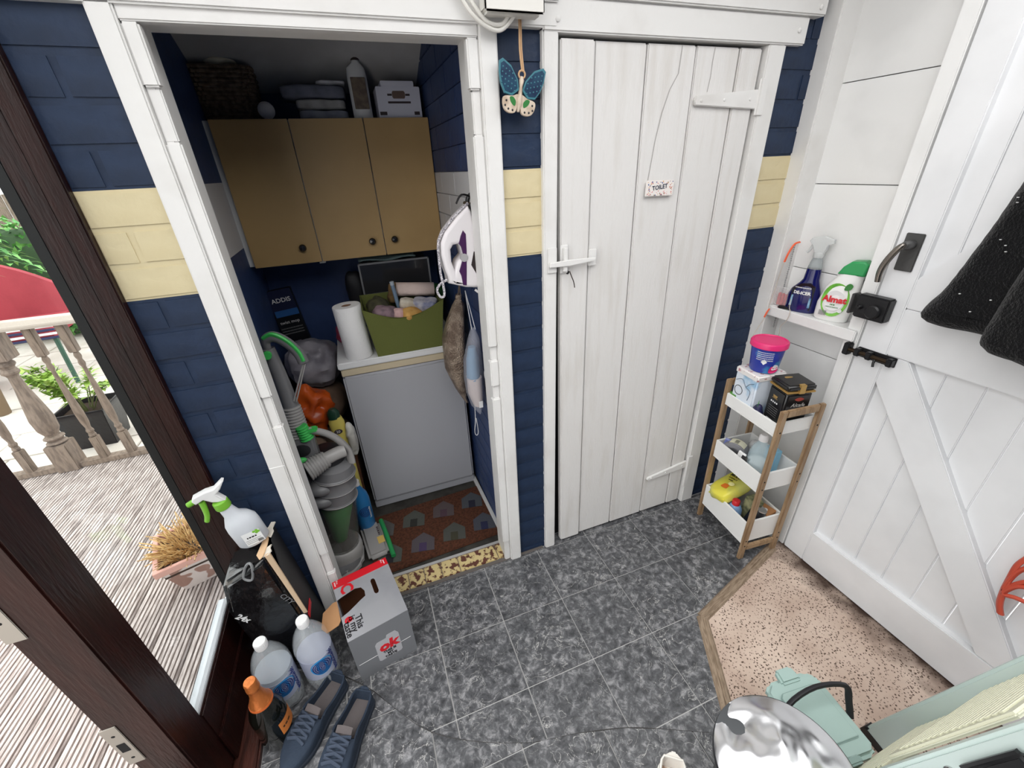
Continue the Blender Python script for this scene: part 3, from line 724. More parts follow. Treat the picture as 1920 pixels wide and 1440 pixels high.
# ================================================================== THINGS INSIDE THE CUPBOARD
def loft(mb, secs, n=20, T=None, amp=0.0, freq=20.0, seed=0.0, cap=True):
    """secs: (z, cx, cy, rx, ry) stacked ellipses"""
    rows = []
    for z, cx, cy, rx, ry in secs:
        row = []
        for i in range(n):
            a = 2 * PI * i / n; p = Vector((cx + rx * math.cos(a), cy + ry * math.sin(a), z))
            if amp:
                d = Vector((math.cos(a), math.sin(a), 0)); p += d * amp * noise.noise(p * freq + Vector((seed, 0, seed)))
            row.append(T @ p if T else p)
        rows.append(row)
    mb.grid(rows, True)
    if cap:
        mb.add(rows[0], [tuple(range(n - 1, -1, -1))]); mb.add(rows[-1], [tuple(range(n))])
    return mb
def taper_box(mb, x0, x1, y0, y1, z0, z1, g, wall, floor_z=.004, sag=0.0, n=10):
    """open tub: bottom rectangle, top grown by g all round, wall thickness, front rim sagging"""
    def ring(z, gg, inset):
        a0, a1, b0, b1 = x0 - gg + inset, x1 + gg - inset, y0 - gg + inset, y1 + gg - inset
        pts = []
        for i in range(n): pts.append((a0 + (a1 - a0) * i / n, b0, z - (sag * math.sin(PI * i / n) if z > z1 - .001 else 0)))
        for i in range(n): pts.append((a1, b0 + (b1 - b0) * i / n, z))
        for i in range(n): pts.append((a1 - (a1 - a0) * i / n, b1, z))
        for i in range(n): pts.append((a0, b1 - (b1 - b0) * i / n, z))
        return [Vector(p) for p in pts]
    rows = [ring(z0, 0, 0)]
    for k in range(1, 5): rows.append(ring(z0 + (z1 - z0) * k / 4, g * k / 4, 0))
    rows.append(ring(z1, g, wall)); rows.append(ring(z0 + floor_z, 0, wall))
    mb.grid(rows, True); m_ = len(rows[0])
    mb.add(rows[0], [tuple(range(m_ - 1, -1, -1))]); mb.add(rows[-1], [tuple(range(m_))])
    return mb

# ---- wall cabinet
wc = thing('wall_cabinet', 'beige three door wall cabinet with black knobs in the cupboard', 'cabinet', (0, .80, 1.255))
MEL = M('white_melamine', (205, 205, 205), .45); BEI = M('beige_laminate', (176, 146, 98), .42, bump=.08, bscale=60, var=(168, 138, 91), vscale=3)
q = MB(); q.box(-.432, .400, .018, .255, 0, .528); q.build('body', MEL, wc, bev=.002)
KN = M('black_knob', (24, 22, 22), .2, coat=.5)
for x0, x1, kx in ((-.408, -.144, -.206), (-.140, .133, .082), (.137, .398, .180)):
    q = MB(); q.box(x0, x1, .0, .017, -.004, .53); d = q.build('door', BEI, wc, bev=.0015)
    q = MB(); q.lathe([(.006, 0), (.006, .008), (.013, .012), (.015, .018), (.011, .024), (0, .026)], 18, T=Matrix.Translation((kx, 0, .062)) @ Matrix.Rotation(PI / 2, 4, 'X')); q.build('knob', KN, d)
q = MB(); q.box(-.158, -.132, .02, .045, -.014, -.0005); q.build('door_catch', M('catch_plastic', (220, 220, 216), .5), wc, bev=.001)

# ---- on top of the cabinet
ZT = 1.786
WICK = M('dark_wicker', (116, 98, 82), .8, bump=.6, bscale=120, var=(86, 72, 60), vscale=60)
bk = thing('wicker_basket', 'dark woven wicker basket on top of the wall cabinet', 'basket', (-.338, .955, ZT))
for k in range(13):
    z = .007 + k * .0135; gx = .088 + .016 * k / 11; gy = .074 + .012 * k / 11
    pts = []
    n = 48
    for i in range(n):
        a = 2 * PI * i / n; c, s_ = math.cos(a), math.sin(a); e = .35
        wv = .0022 * (1 if (i + k) % 2 else -1)
        pts.append(((gx + wv) * math.copysign(abs(c) ** e, c), (gy + wv) * math.copysign(abs(s_) ** e, s_), z))
    q = MB(); q.tube(pts, .0072, 6, closed=True); q.build('weave_row', WICK, bk)
q = MB(); q.box(-.084, .084, -.07, .07, 0, .008); q.build('base', WICK, bk)
q = MB(); q.blob((-.325, .905, ZT + .190), (.055, .030, .020), amp=.012, freq=18, seed=2); tag(q.build('crumpled_paper', M('cream_paper', (232, 224, 200), .8)), 'crumpled cream paper on top of the wicker basket', 'paper')
q = MB(); q.blob((0, 0, 0), (.030, .022, .030), n=20, m=12); q.lathe([(.012, -.02), (.012, -.032)], 14); tag(q.build('round_cap', M('white_cap', (226, 224, 224), .4), None, (-.212, .862, ZT + .032)), 'small round white plastic cap beside the wicker basket', 'cap')
FAB = [M('folded_cloth_%d' % i, c, .85, bump=.5, bscale=30, var=v, vscale=12) for i, (c, v) in enumerate((((140, 146, 160), (120, 124, 140)), ((176, 176, 176), (150, 148, 146)), ((196, 198, 204), (170, 172, 178)), ((124, 128, 144), (104, 108, 122))))]
labs = ('grey folded cloth at the bottom of the pile on the cabinet', 'white striped folded cloth in the middle of the pile on the cabinet', 'pale crinkled plastic sheet draped over the cloth pile', 'blue grey folded cloth on top of the pile on the cabinet')
for i, (x0, x1, y0, y1, z0, z1) in enumerate(((-.085, .085, .86, 1.02, 0, .034), (-.095, .080, .865, 1.02, .034, .066), None, (-.125, .060, .87, 1.02, .066, .108)) if False else ((-.100, .090, .85, 1.02, 0, .034), (-.105, .085, .852, 1.02, .034, .070), (-.015, .095, .845, 1.01, .118, .130), (-.150, .092, .86, 1.02, .070, .118))):
    q = MB(); cx, cy, cz = (x0 + x1) / 2, (y0 + y1) / 2, (z0 + z1) / 2
    q.blob((0, 0, 0), ((x1 - x0) / 2, (y1 - y0) / 2, (z1 - z0) / 2), n=32, m=12, e=.35, amp=.006, freq=16, seed=i)
    tag(q.build('folded_cloth', FAB[i], None, (cx, cy, ZT + cz)), labs[i], 'cloth')
wbt = thing('white_bottle', 'tall white bottle with a brown label and dark cap on the cabinet', 'bottle', (.145, .875, ZT))
wbt.scale = (1.0, 1.0, 1.12)
q = MB(); loft(q, [(0, 0, 0, .034, .024), (.004, 0, 0, .038, .027), (.13, 0, 0, .038, .027), (.155, 0, 0, .034, .025), (.17, .004, 0, .016, .016), (.178, .004, 0, .014, .014)], 24); q.build('body', M('white_bottle_plastic', (222, 224, 226), .35), wbt)
q = MB(); q.box(-.028, .028, -.0285, -.0262, .03, .125); q.build('label', M('brown_label', (120, 106, 92), .6, var=(96, 84, 74), vscale=40), wbt, bev=.002)
q = MB(); q.lathe([(.017, .176), (.017, .202), (.012, .206), (0, .206)], 18, (.004, 0, 0)); q.build('cap', M('dark_brown_cap', (52, 40, 38), .4), wbt)
gb = thing('gift_box', 'white box printed with a rolling pin on top of the cabinet', 'box', (.294, .895, ZT))
gb.scale = (1.0, 1.0, 1.18)
WB = M('white_printed_card', (212, 214, 228), .5)
q = MB(); q.box(-.088, .088, -.065, .065, 0, .092); q.box(-.066, .066, -.065, .065, .092, .108); q.build('body', WB, gb, bev=.002)
PD = M('print_dark', (62, 52, 56), .6)
me = shape([[(-.022, -.011), (.022, -.011), (.026, -.006), (.026, .006), (.022, .011), (-.022, .011), (-.026, .006), (-.026, -.006)]], .0008); place('printed_pin', me, M('print_brown', (110, 92, 84), .6), gb, frame_map((0, -.0656, .068), (1, 0, 0), (0, 0, 1), (0, -1, 0)))
for s_ in (-1, 1):
    me = shape([[(.027 * s_, -.003), (.045 * s_, -.003), (.045 * s_, .003), (.027 * s_, .003)]], .0008); place('printed_handle', me, PD, gb, frame_map((0, -.0656, .068), (1, 0, 0), (0, 0, 1), (0, -1, 0)))
me = shape([[(-.046, -.003), (.046, -.003), (.046, .003), (-.046, .003)]], .0008); place('printed_bar', me, PD, gb, frame_map((0, -.0656, .046), (1, 0, 0), (0, 0, 1), (0, -1, 0)))
for x, w_ in ((-.07, .014), (.062, .006), (.072, .006)):
    me = shape([[(-w_, -.005), (w_, -.005), (w_, .005), (-w_, .005)]], .0008); place('printed_mark', me, PD, gb, frame_map((x, -.0656, .014), (1, 0, 0), (0, 0, 1), (0, -1, 0)))
ob = thing('amber_bottle', 'small amber bottle behind the white printed box', 'bottle', (.345, 1.02, ZT))
q = MB(); q.lathe([(.018, 0), (.02, .004), (.02, .08), (.008, .10), (.008, .115)], 18); q.build('body', M('amber_plastic', (190, 140, 60), .3), ob)
q = MB(); q.lathe([(.010, .115), (.010, .14), (0, .142)], 14); q.build('cap', M('cream_cap', (206, 180, 130), .4), ob)

# ---- fridge
fg = thing('fridge', 'white under-counter fridge standing in the cupboard', 'fridge', (.108, .56, 0))
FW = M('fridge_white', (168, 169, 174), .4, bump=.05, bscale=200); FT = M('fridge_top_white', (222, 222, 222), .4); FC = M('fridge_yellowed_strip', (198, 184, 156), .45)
q = MB(); q.box(-.274, .274, .045, .47, .02, .815); q.build('body', FW, fg, bev=.004)
q = MB(); q.box(-.272, .272, .0, .042, .052, .785); q.build('door', FW, fg, bev=.010, seg=3)
q = MB(); q.box(-.272, .272, .006, .046, .788, .822); q.build('control_strip', FC, fg, bev=.003)
q = MB(); q.box(-.280, .280, -.002, .475, .824, .856); q.build('worktop', FT, fg, bev=.005)
q = MB(); q.box(-.272, .272, .012, .05, .004, .046); q.build('kick_plate', FW, fg, bev=.003)
for x in (-.25, .25):
    for y in (.08, .44):
        q = MB(); q.lathe([(.016, 0), (.016, .022)], 12, (x, y, 0)); q.build('foot', BLACKP, fg)

# ---- on the fridge
ZF = .857
pr = thing('paper_towel_roll', 'white paper towel roll standing on the fridge corner', 'paper roll', (-.072, .619, ZF), (.0, -.04, 0))
q = MB(); q.lathe([(.021, .0), (.057, 0), (.059, .004), (.059, .232), (.057, .236), (.021, .236), (.021, .0)], 40)
pm_ = M('white_tissue_paper', (238, 237, 236), .9, bump=.6, bscale=90); q.build('paper', pm_, pr)
q = MB(); q.lathe([(.0205, .002), (.0205, .234), (.018, .234), (.018, .002), (.0205, .002)], 24); q.build('core', M('cardboard_core', (128, 96, 74), .9), pr)
gt = thing('storage_bin', 'olive green fabric storage bin full of cloths on the fridge', 'bin', (.150, .668, ZF))
q = MB(); taper_box(q, -.146, .146, -.105, .105, 0, .225, .026, .004, sag=.055, n=12); q.build('body', M('olive_felt', (98, 104, 50), .85, bump=.3, bscale=160), gt)
q = MB(); q.box(-.135, .135, -.095, .095, .004, .135); q.build('lining', M('olive_dark', (72, 78, 40), .9), gt)
bx, by, bz = .150, .668, ZF
def cloth(lab, c, v, x, y, z, rx, ry, rz, rot=(0, 0, 0), e=.7, seed=1.0, nm='cloth'):
    q = MB(); q.blob((0, 0, 0), (rx, ry, rz), n=28, m=14, e=e, amp=min(rx, ry, rz) * .35, freq=22, seed=seed)
    return tag(q.build(nm, M('cloth_' + nm + str(seed), c, .9, bump=.5, bscale=40, var=v, vscale=25), None, (bx + x, by + y, bz + z), rot), lab, 'cloth')
rw = thing('rolled_towel', 'rolled pale pink towel across the top of the green bin', 'towel', (bx + .075, by + .02, bz + .245), (0, .10, -.1))
q = MB(); pts = []
for i in range(46):
    a = i * .36; r = .010 + .00062 * i; pts.append((r * math.cos(a) * .9, r * math.sin(a)))
rows = [[Vector((-.085, y, z)) for y, z in pts], [Vector((.085, y * 1.1, z)) for y, z in pts]]
q.grid(rows); o_ = q.build('roll', M('pale_towel', (206, 186, 178), .9, bump=.5, bscale=80), rw)
md = o_.modifiers.new('thick', 'SOLIDIFY'); md.thickness = .004
cloth('grey white folded cloth at the right of the green bin', (176, 174, 182), (120, 124, 150), .10, -.055, .195, .055, .035, .024, (.3, .1, -.5), .5, 2.0)
cloth('yellow duster folded at the front of the green bin', (206, 160, 90), (186, 136, 66), .035, -.085, .165, .05, .03, .022, (.4, .2, .5), .6, 3.0)
cloth('rolled pink cloth ball at the front of the green bin', (206, 172, 168), (186, 146, 146), -.015, -.082, .168, .033, .03, .03, (0, 0, 0), .9, 4.0)
cloth('white sock bundle in the middle of the green bin', (206, 198, 182), (180, 168, 150), .025, -.045, .20, .04, .028, .026, (.2, .3, 0), .7, 5.0)
cloth('mauve cloth at the left of the green bin', (146, 122, 130), (108, 92, 100), -.075, -.06, .18, .055, .045, .03, (0, .2, .3), .7, 6.0)
cloth('dark olive cloth behind the mauve cloth in the green bin', (76, 74, 52), (56, 54, 40), -.10, .02, .195, .05, .055, .035, (0, 0, .2), .8, 7.0)
cloth('denim blue cloth at the back of the green bin', (62, 82, 120), (50, 66, 98), .13, .05, .205, .035, .04, .032, (0, 0, 0), .8, 8.0)
cloth('brown checked cloth in the back of the green bin', (122, 96, 60), (90, 70, 46), -.02, .06, .235, .03, .03, .05, (0, .2, 0), .8, 9.0)
bh = thing('brush_handle', 'blue grey brush handle sticking out of the green bin', 'brush', (bx - .01, by - .02, bz + .14), (0, -.10, 0))
q = MB(); q.tube([(0, 0, -.02), (0, 0, .16)], .009, 12); q.build('handle', M('blue_grey_plastic', (106, 126, 146), .35), bh)
q = MB(); q.lathe([(.0095, .15), (.0095, .165), (0, .168)], 12); q.build('end_cap', M('pale_cap', (160, 170, 180), .35), bh)
cs = thing('storage_case', 'black storage case with clear framed lid behind the green bin', 'case', (.165, .93, ZF))
CB = M('case_black', (26, 26, 30), .35); CG = M('case_smoke', (44, 44, 46), .12, coat=.6); CE = M('case_edge', (122, 122, 124), .35)
q = MB(); q.box(-.165, .165, -.07, .10, 0, .20); q.build('body', CB, cs, bev=.006)
q = MB(); q.box(-.160, .160, -.072, -.062, .21, .352); lid = q.build('lid', CG, cs, bev=.003)
for a in ((-.166, .166, .348, .356), (-.166, .166, .206, .212)): q = MB(); q.box(a[0], a[1], -.077, -.060, a[2], a[3]); q.build('lid_edge', CE, lid, bev=.002)
for x in (-.163, .163): q = MB(); q.box(x - .004, x + .004, -.077, -.060, .206, .356); q.build('lid_edge', CE, lid, bev=.002)
q = MB(); q.box(-.166, -.158, -.076, -.07, .05, .20); q.build('body_edge', CE, cs, bev=.002)
q = MB(); q.box(-.16, .16, .0, .10, .20, .355); q.build('tray', CB, cs, bev=.004)
q = MB(); n = 16; rows = []
for i in range(n + 1):
    t = i / n; rows.append([Vector((-.14 + .27 * t, -.05 + .09 * j / 6, .0 + .006 * math.sin(t * 9 + j) + .006)) for j in range(7)])
q.grid(rows); o_ = q.build('teal_cloth', M('pale_teal_cloth', (148, 170, 168), .9), None, (.145, .935, ZF + .358)); o_.modifiers.new('t', 'SOLIDIFY').thickness = .006; tag(o_, 'pale teal cloth lying on the black storage case', 'cloth')
q = MB(); q.blob((0, 0, 0), (.055, .04, .05), amp=.014, freq=18, seed=5, n=20, m=12); tag(q.build('green_bag', M('dark_green_plastic', (40, 80, 44), .4), None, (.345, .88, ZF + .165)), 'dark green plastic bag between the bin and the side wall', 'bag')
q = MB(); q.blob((0, 0, 0), (.05, .05, .09), amp=.012, freq=14, seed=8, n=20, m=12, e=.7); tag(q.build('black_pouch', M('black_pouch', (24, 24, 28), .6), None, (-.03, .95, ZF + .22)), 'black pouch hanging left of the storage case', 'pouch')
q = MB(); q.blob((0, 0, 0), (.035, .04, .05), amp=.012, freq=22, seed=9, n=18, m=12); tag(q.build('pink_packet', M('pink_packet', (176, 66, 106), .5, var=(146, 60, 60), vscale=30), None, (-.135, .83, ZF + .045)), 'crumpled pink packet behind the paper towel roll', 'packet')

# ---- mop pack, bags and sacks to the left of the fridge
mp = thing('mop_pack', 'black and blue twist mop pack leaning in the back corner', 'pack', (-.352, .985, .78), (.0, -.10, 0))
q = MB(); q.box(-.058, .058, -.008, .03, -.30, .335); q.build('sleeve', M('mop_black_card', (20, 22, 26), .35), mp, bev=.003)
q = MB(); q.box(-.056, .056, -.0095, -.007, .225, .335); q.build('header', M('mop_navy', (26, 32, 62), .4), mp, bev=.001)
q = MB(); q.box(-.050, .056, -.0098, -.0072, .205, .238); q.build('blue_flash', M('mop_blue', (44, 92, 150), .4), mp, bev=.001)
LW = M('print_white', (226, 226, 226), .6)
place('lettering', text('ADDIS', .030, bold=.0004), LW, mp, frame_map((0, -.0105, .285), (1, 0, 0), (0, 0, 1), (0, -1, 0)), 0)
place('lettering', text('twist mop', .022), LW, mp, frame_map((0, -.0092, .175), (1, 0, 0), (0, 0, 1), (0, -1, 0)), 0)
for k in range(3): place('fine_print', fine_print(16, .0095), M('print_grey', (130, 130, 130), .6), mp, frame_map((0, -.0092, .145 - k * .014), (1, 0, 0), (0, 0, 1), (0, -1, 0)), 0)
def sack(nm, lab, c, v, x, y, z, r, seed, e=.8, amp=.03, freq=6, rough=.85):
    q = MB(); q.blob((0, 0, 0), r, n=44, m=28, e=e, amp=amp, freq=freq, seed=seed, ridged=True)
    return tag(q.build(nm, M(nm + str(seed), c, rough, bump=.4, bscale=25, var=v, vscale=9), None, (x, y, z)), lab, 'bag')
sack('brown_sack', 'large brown sack on the floor beside the fridge', (112, 92, 78), (90, 72, 60), -.305, .81, .225, (.11, .145, .225), 1.0, amp=.015)
sack('brown_cushion', 'brown padded cushion wedged on the sack beside the fridge', (120, 98, 82), (100, 80, 66), -.30, .80, .577, (.105, .14, .095), 2.0, amp=.014)
sack('grey_bundle', 'grey plastic bundle piled on the brown cushion', (146, 142, 148), (118, 114, 122), -.292, .815, .784, (.108, .115, .10), 3.0, amp=.020, freq=11, rough=.4)
sack('carrier_bag', 'crumpled orange carrier bag in front of the brown sack', (196, 84, 26), (160, 62, 16), -.318, .575, .660, (.068, .052, .118), 4.0, amp=.030, freq=12, rough=.3, e=1.25)
sack('beige_pillow', 'beige pillow below the orange bag', (128, 106, 90), (108, 88, 74), -.345, .55, .255, (.068, .085, .25), 5.0, amp=.014)
yb = thing('yellow_bottle', 'yellow spray bottle with a dark green top beside the vacuum cleaner', 'bottle', (-.232, .520, 0))
q = MB(); loft(q, [(.0, 0, 0, .030, .022), (.01, 0, 0, .034, .026), (.40, 0, 0, .034, .026), (.50, .004, 0, .030, .022), (.60, .0, 0, .034, .020), (.625, 0, 0, .026, .018)], 20); q.build('body', M('yellow_plastic', (206, 190, 96), .35), yb)
q = MB(); loft(q, [(.62, -.004, 0, .026, .02), (.65, -.004, 0, .027, .021), (.668, -.004, 0, .014, .012)], 16); q.build('top', M('bottle_green', (26, 58, 44), .35), yb)
q = MB(); q.lathe([(.012, 0), (.012, .001), (0, .001)], 20, T=Matrix.Translation((.0, -.0235, .56)) @ Matrix.Rotation(PI / 2, 4, 'X') @ Matrix.Diagonal((1.5, 1, 1, 1))); q.build('badge', PD, yb)
place('lettering', text('20', .018), LW, yb, frame_map((0, -.0252, .56), (1, 0, 0), (0, 0, 1), (0, -1, 0)), 0)
sack('clear_bag', 'crumpled clear plastic bag wedged beside the fridge door', (206, 204, 196), (176, 172, 164), -.186, .515, .50, (.018, .035, .085), 6.0, amp=.006, freq=24, rough=.25)
q = MB(); q.box(-.012, .012, -.004, .0, 0, .42); tag(q.build('brown_board', M('brown_hardboard', (92, 58, 42), .7, bump=.2), None, (-.205, .55, 0), (.0, .02, -.3), bev=.001), 'narrow brown board standing beside the fridge', 'board')
lb = thing('blue_bottle', 'blue labelled drinks bottle standing behind the vacuum cleaner', 'bottle', (-.212, .435, 0))
q = MB(); q.lathe([(.036, 0), (.04, .006), (.04, .20), (.035, .235), (.014, .28), (.013, .295)], 24); q.build('body', M('blue_bottle_plastic', (40, 118, 178), .3), lb)
q = MB(); q.lathe([(.0155, .29), (.0155, .315), (0, .317)], 18); q.build('cap', M('white_cap', (226, 224, 224), .4), lb)
def spiral(r0, turns, w, n=90):
    a = []; b = []
    for i in range(n + 1):
        t = i / n; an = t * turns * 2 * PI; r = r0 * t
        a.append((r * math.cos(an), r * math.sin(an))); b.append(((r + w) * math.cos(an), (r + w) * math.sin(an)))
    me = bpy.data.meshes.new('spiral'); me.from_pydata([(x, y, 0) for x, y in a + b], [], [(i, i + 1, n + 2 + i, n + 1 + i) for i in range(n)])
    return me
NAVYP = M('print_navy', (28, 44, 112), .5); SKYP = M('print_sky_blue', (46, 146, 206), .45)
place('swirl', spiral(.030, 4, .004), NAVYP, lb, cyl_map(.0408, .15, -1.25), 0)
place('lettering', text('lemonade', .017), LW, lb, lambda c: cyl_map(.0412, .135, -.75)(Vector((-c.y, c.x, c.z))), 0)
# cut strips beside the fridge
q = MB(); q.box(-.009, .009, -.26, .26, 0, .018); tag(q.build('plastic_trunking', M('white_trunking', (206, 206, 204), .4), None, (.388, .44, -.002), (0, 0, .03), bev=.002), 'white plastic trunking strip on the floor along the right wall', 'strip')
q = MB(); q.box(-.007, .007, -.10, .10, 0, .03); tag(q.build('plastic_offcut', M('teal_sheet', (150, 176, 176), .5), None, (-.19, .46, 0), (0, 0, .2), bev=.001), 'pale teal plastic offcut by the fridge foot', 'strip')

# ---- doormat with house motifs
dm = thing('doormat', 'brown coir doormat patterned with little houses', 'doormat', (.105, .325, -.003), (0, 0, .045))
COIR = M('coir_brown', (92, 52, 32), .95, bump=1.0, bscale=240, var=(68, 38, 22), vscale=90, bdist=.006)
q = MB(); q.box(-.315, .29, -.185, .185, 0, .012); q.build('mat', COIR, dm, bev=.004)
HC = [(126, 124, 120), (118, 120, 112), (128, 112, 112), (112, 116, 124), (120, 126, 118), (126, 118, 124), (116, 118, 110), (112, 114, 126)]; DC = [(40, 38, 44), (44, 44, 40), (78, 58, 68), (36, 36, 52), (38, 36, 40), (70, 56, 86), (62, 60, 46), (40, 42, 70)]
for i in range(8):
    cx = -.245 + (i % 4) * .155 + (.0 if i < 4 else .01); cy = .085 if i < 4 else -.085
    hm = shape([[(-.052, -.05), (.052, -.05), (.052, .02), (0, .06), (-.052, .02)]], .003); hs = place('house_motif', hm, M('mat_house_%d' % i, tuple(int(c * .66) for c in HC[i]), .95, bump=.8, bscale=200), dm, frame_map((cx, cy, .0125), (1, -.25, 0), (.25, 1, 0), (0, 0, 1)), 0)
    dmm = shape([[(-.017, -.05), (.017, -.05), (.017, -.002), (-.017, -.002)]], .003); place('house_door', dmm, M('mat_door_%d' % i, DC[i], .95), hs, frame_map((cx, cy, .0135), (1, -.25, 0), (.25, 1, 0), (0, 0, 1)), 0)

# ---- vacuum cleaner
vc = thing('vacuum_cleaner', 'grey and green upright vacuum cleaner behind the left jamb', 'vacuum cleaner', (-.335, .27, 0))
VG = M('vacuum_grey', (112, 112, 114), .35, var=(104, 104, 106), vscale=8); VL = M('vacuum_light_grey', (150, 148, 146), .4); VGR = M('vacuum_green', (62, 176, 84), .4); VD = M('vacuum_dark', (34, 34, 38), .4)
tilt = Matrix.Rotation(math.radians(8), 4, 'Y')
VX = lambda r, z: (r, z)
q = MB(); q.lathe([(.060, .03), (.088, .05), (.090, .10), (.084, .125), (.078, .13)], 36, T=tilt); q.build('base_ring', VL, vc)
q = MB(); q.lathe([(.076, .13), (.078, .16), (.080, .385), (.077, .385), (.073, .14), (.0, .14)], 36, T=tilt); q.build('dust_bin', M('smoked_clear_plastic', (110, 106, 102), .15, alpha=.26), vc)
q = MB(); q.lathe([(.02, .145), (.03, .16), (.055, .30), (.062, .335), (.062, .385), (0, .385)], 28, T=tilt); q.build('cyclone_cone', M('cyclone_green', (52, 170, 74), .45), vc)
q = MB(); q.lathe([(.082, .385), (.086, .39), (.086, .398), (.082, .40), (.082, .445), (.0865, .45), (.0865, .456), (.083, .46), (.082, .505), (.086, .51), (.086, .518), (.081, .522), (.078, .56), (.05, .575), (0, .578)], 36, T=tilt); q.build('cyclone_shroud', VG, vc)
for z, c in ((.394, VL), (.453, VL), (.514, VL)):
    q = MB(); q.lathe([(.0862, z - .0015), (.0878, z), (.0862, z + .0015)], 36, T=tilt); q.build('trim_ring', c, vc)
for z in (.425, .485):
    q = MB(); q.blob((-.05, -.045, z), (.055, .05, .030), n=20, m=12, T=tilt); q.build('duct_bulge', VG, vc)
# carrying arch
q = MB(); q.tube([(-.02, -.01, .725), (.03, -.03, .745), (.085, -.035, .725), (.125, -.03, .68), (.150, -.02, .615), (.152, -.015, .55)], lambda t: .014 - .002 * t, 12, sub=6, flat=1.6); q.build('carry_handle', VL, vc)
q = MB(); q.box(.030, .072, -.055, -.025, .742, .758); q.build('arch_button', VGR, vc, bev=.004)
q = MB(); q.lathe([(.070, .545), (.072, .60), (.050, .615), (0, .615)], 28, (.06, .02, 0)); q.build('filter_cap', VD, vc)
# ribbed side duct
def ribbed(p0, p1, r0, r1, n, amp):
    b = MB(); p0 = Vector(p0); p1 = Vector(p1); pts = []; rs = []
    for i in range(n * 4 + 1):
        t = i / (n * 4); pts.append(p0.lerp(p1, t)); rs.append((r0 + (r1 - r0) * t) + (amp if i % 4 in (1, 2) else -amp))
    b.tube(pts, lambda t: rs[min(len(rs) - 1, int(round(t * (len(rs) - 1))))], 20)
    return b
ribbed((.0, -.085, .605), (.075, -.055, .62), .043, .032, 8, .0016).build('ribbed_cuff', VL, vc)
q = MB(); q.tube([(.075, -.055, .62), (.11, -.045, .625), (.140, -.035, .625)], .025, 16, sub=4); q.build('side_duct', VL, vc)
q = MB(); q.tube([(-.06, -.09, .595), (.0, -.085, .603)], .043, 20); q.build('dark_cuff', VD, vc)
q = MB(); q.blob((-.012, -.09, .660), (.028, .012, .012), n=14, m=8); q.build('green_catch', VGR, vc)
# wand, hose and grip
q = MB(); q.box(-.060, .050, -.05, .01, .60, .735); q.build('wand_bracket', VG, vc, bev=.012, seg=3)
q = MB(); q.lathe([(.026, 0), (.026, .004), (.022, .006), (0, .006)], 24, T=Matrix.Translation((-.005, -.050, .675)) @ Matrix.Rotation(PI / 2, 4, 'X') @ Matrix.Diagonal((1.35, 1, 1, 1))); q.build('round_badge', VD, vc)
ribbed((-.002, -.01, .72), (.002, .0, .845), .038, .030, 11, .0022).build('hose', VL, vc)
q = MB(); q.tube([(.002, .0, .84), (-.003, .010, .95), (-.012, .015, 1.07)], lambda t: .028 - .006 * t, 18, sub=4); q.build('wand', VG, vc)
ribbed((.028, -.040, .715), (.020, -.038, .775), .024, .020, 6, .0016).build('green_cuff', VGR, vc)
grip = [(-.014, .015, 1.06), (-.010, .01, 1.100), (.020, .0, 1.112), (.055, -.005, 1.085), (.080, -.005, 1.040), (.086, -.005, 1.005)]
q = MB(); q.tube(grip, .013, 12, sub=6, flat=1.4); gr_ = q.build('grip', VG, vc)
q = MB(); q.tube([(x, y - .004, z + .008) for x, y, z in grip[1:]], .0085, 10, sub=6, flat=1.5); q.build('grip_pad', VGR, gr_)
q = MB(); q.lathe([(.014, 0), (.014, .012), (0, .012)], 16, T=Matrix.Translation((-.014, -.008, 1.055)) @ Matrix.Rotation(PI / 2, 4, 'X')); q.build('grip_button', VGR, gr_)
q = MB(); q.tube([(.084, -.005, 1.0), (.05, -.01, .93), (.020, -.02, .87)], .0028, 6); q.tube([(.090, -.005, 1.0), (.056, -.01, .925), (.027, -.02, .865)], .0028, 6); q.build('power_cord', VL, vc)
# floor head
q = MB(); q.prism([(-.06, -.10), (.03, -.125), (.095, -.06), (.10, .05), (.06, .11), (-.06, .10)], .004, .055); q.build('floor_head', VL, vc, bev=.018, seg=3)
q = MB(); loft(q, [(.02, .0, -.02, .085, .085), (.05, .0, -.02, .088, .088), (.075, .005, -.01, .080, .080)], 28); q.build('yoke', VG, vc)
dp = thing('dustpan', 'grey dustpan with a green edge beside the vacuum cleaner', 'dustpan', (-.178, .315, .010), (0, 0, .15))
q = MB(); q.box(-.055, .040, -.10, .12, 0, .035); q.build('pan', VL, dp, bev=.014, seg=3)
q = MB(); q.tube([(.048, -.13, .02), (.050, .0, .03), (.048, .11, .03)], .011, 12, sub=4); q.build('handle', M('dustpan_green', (40, 140, 78), .4), dp)
q = MB(); q.box(.005, .035, -.04, .005, .0345, .0362); q.build('sticker', M('yellow_sticker', (206, 176, 96), .5), dp)
place('fine_print', fine_print(5, .018), PD, dp, lambda c: Vector((.020 - c.y, .045 + c.x, .0365 + c.z)), 0)

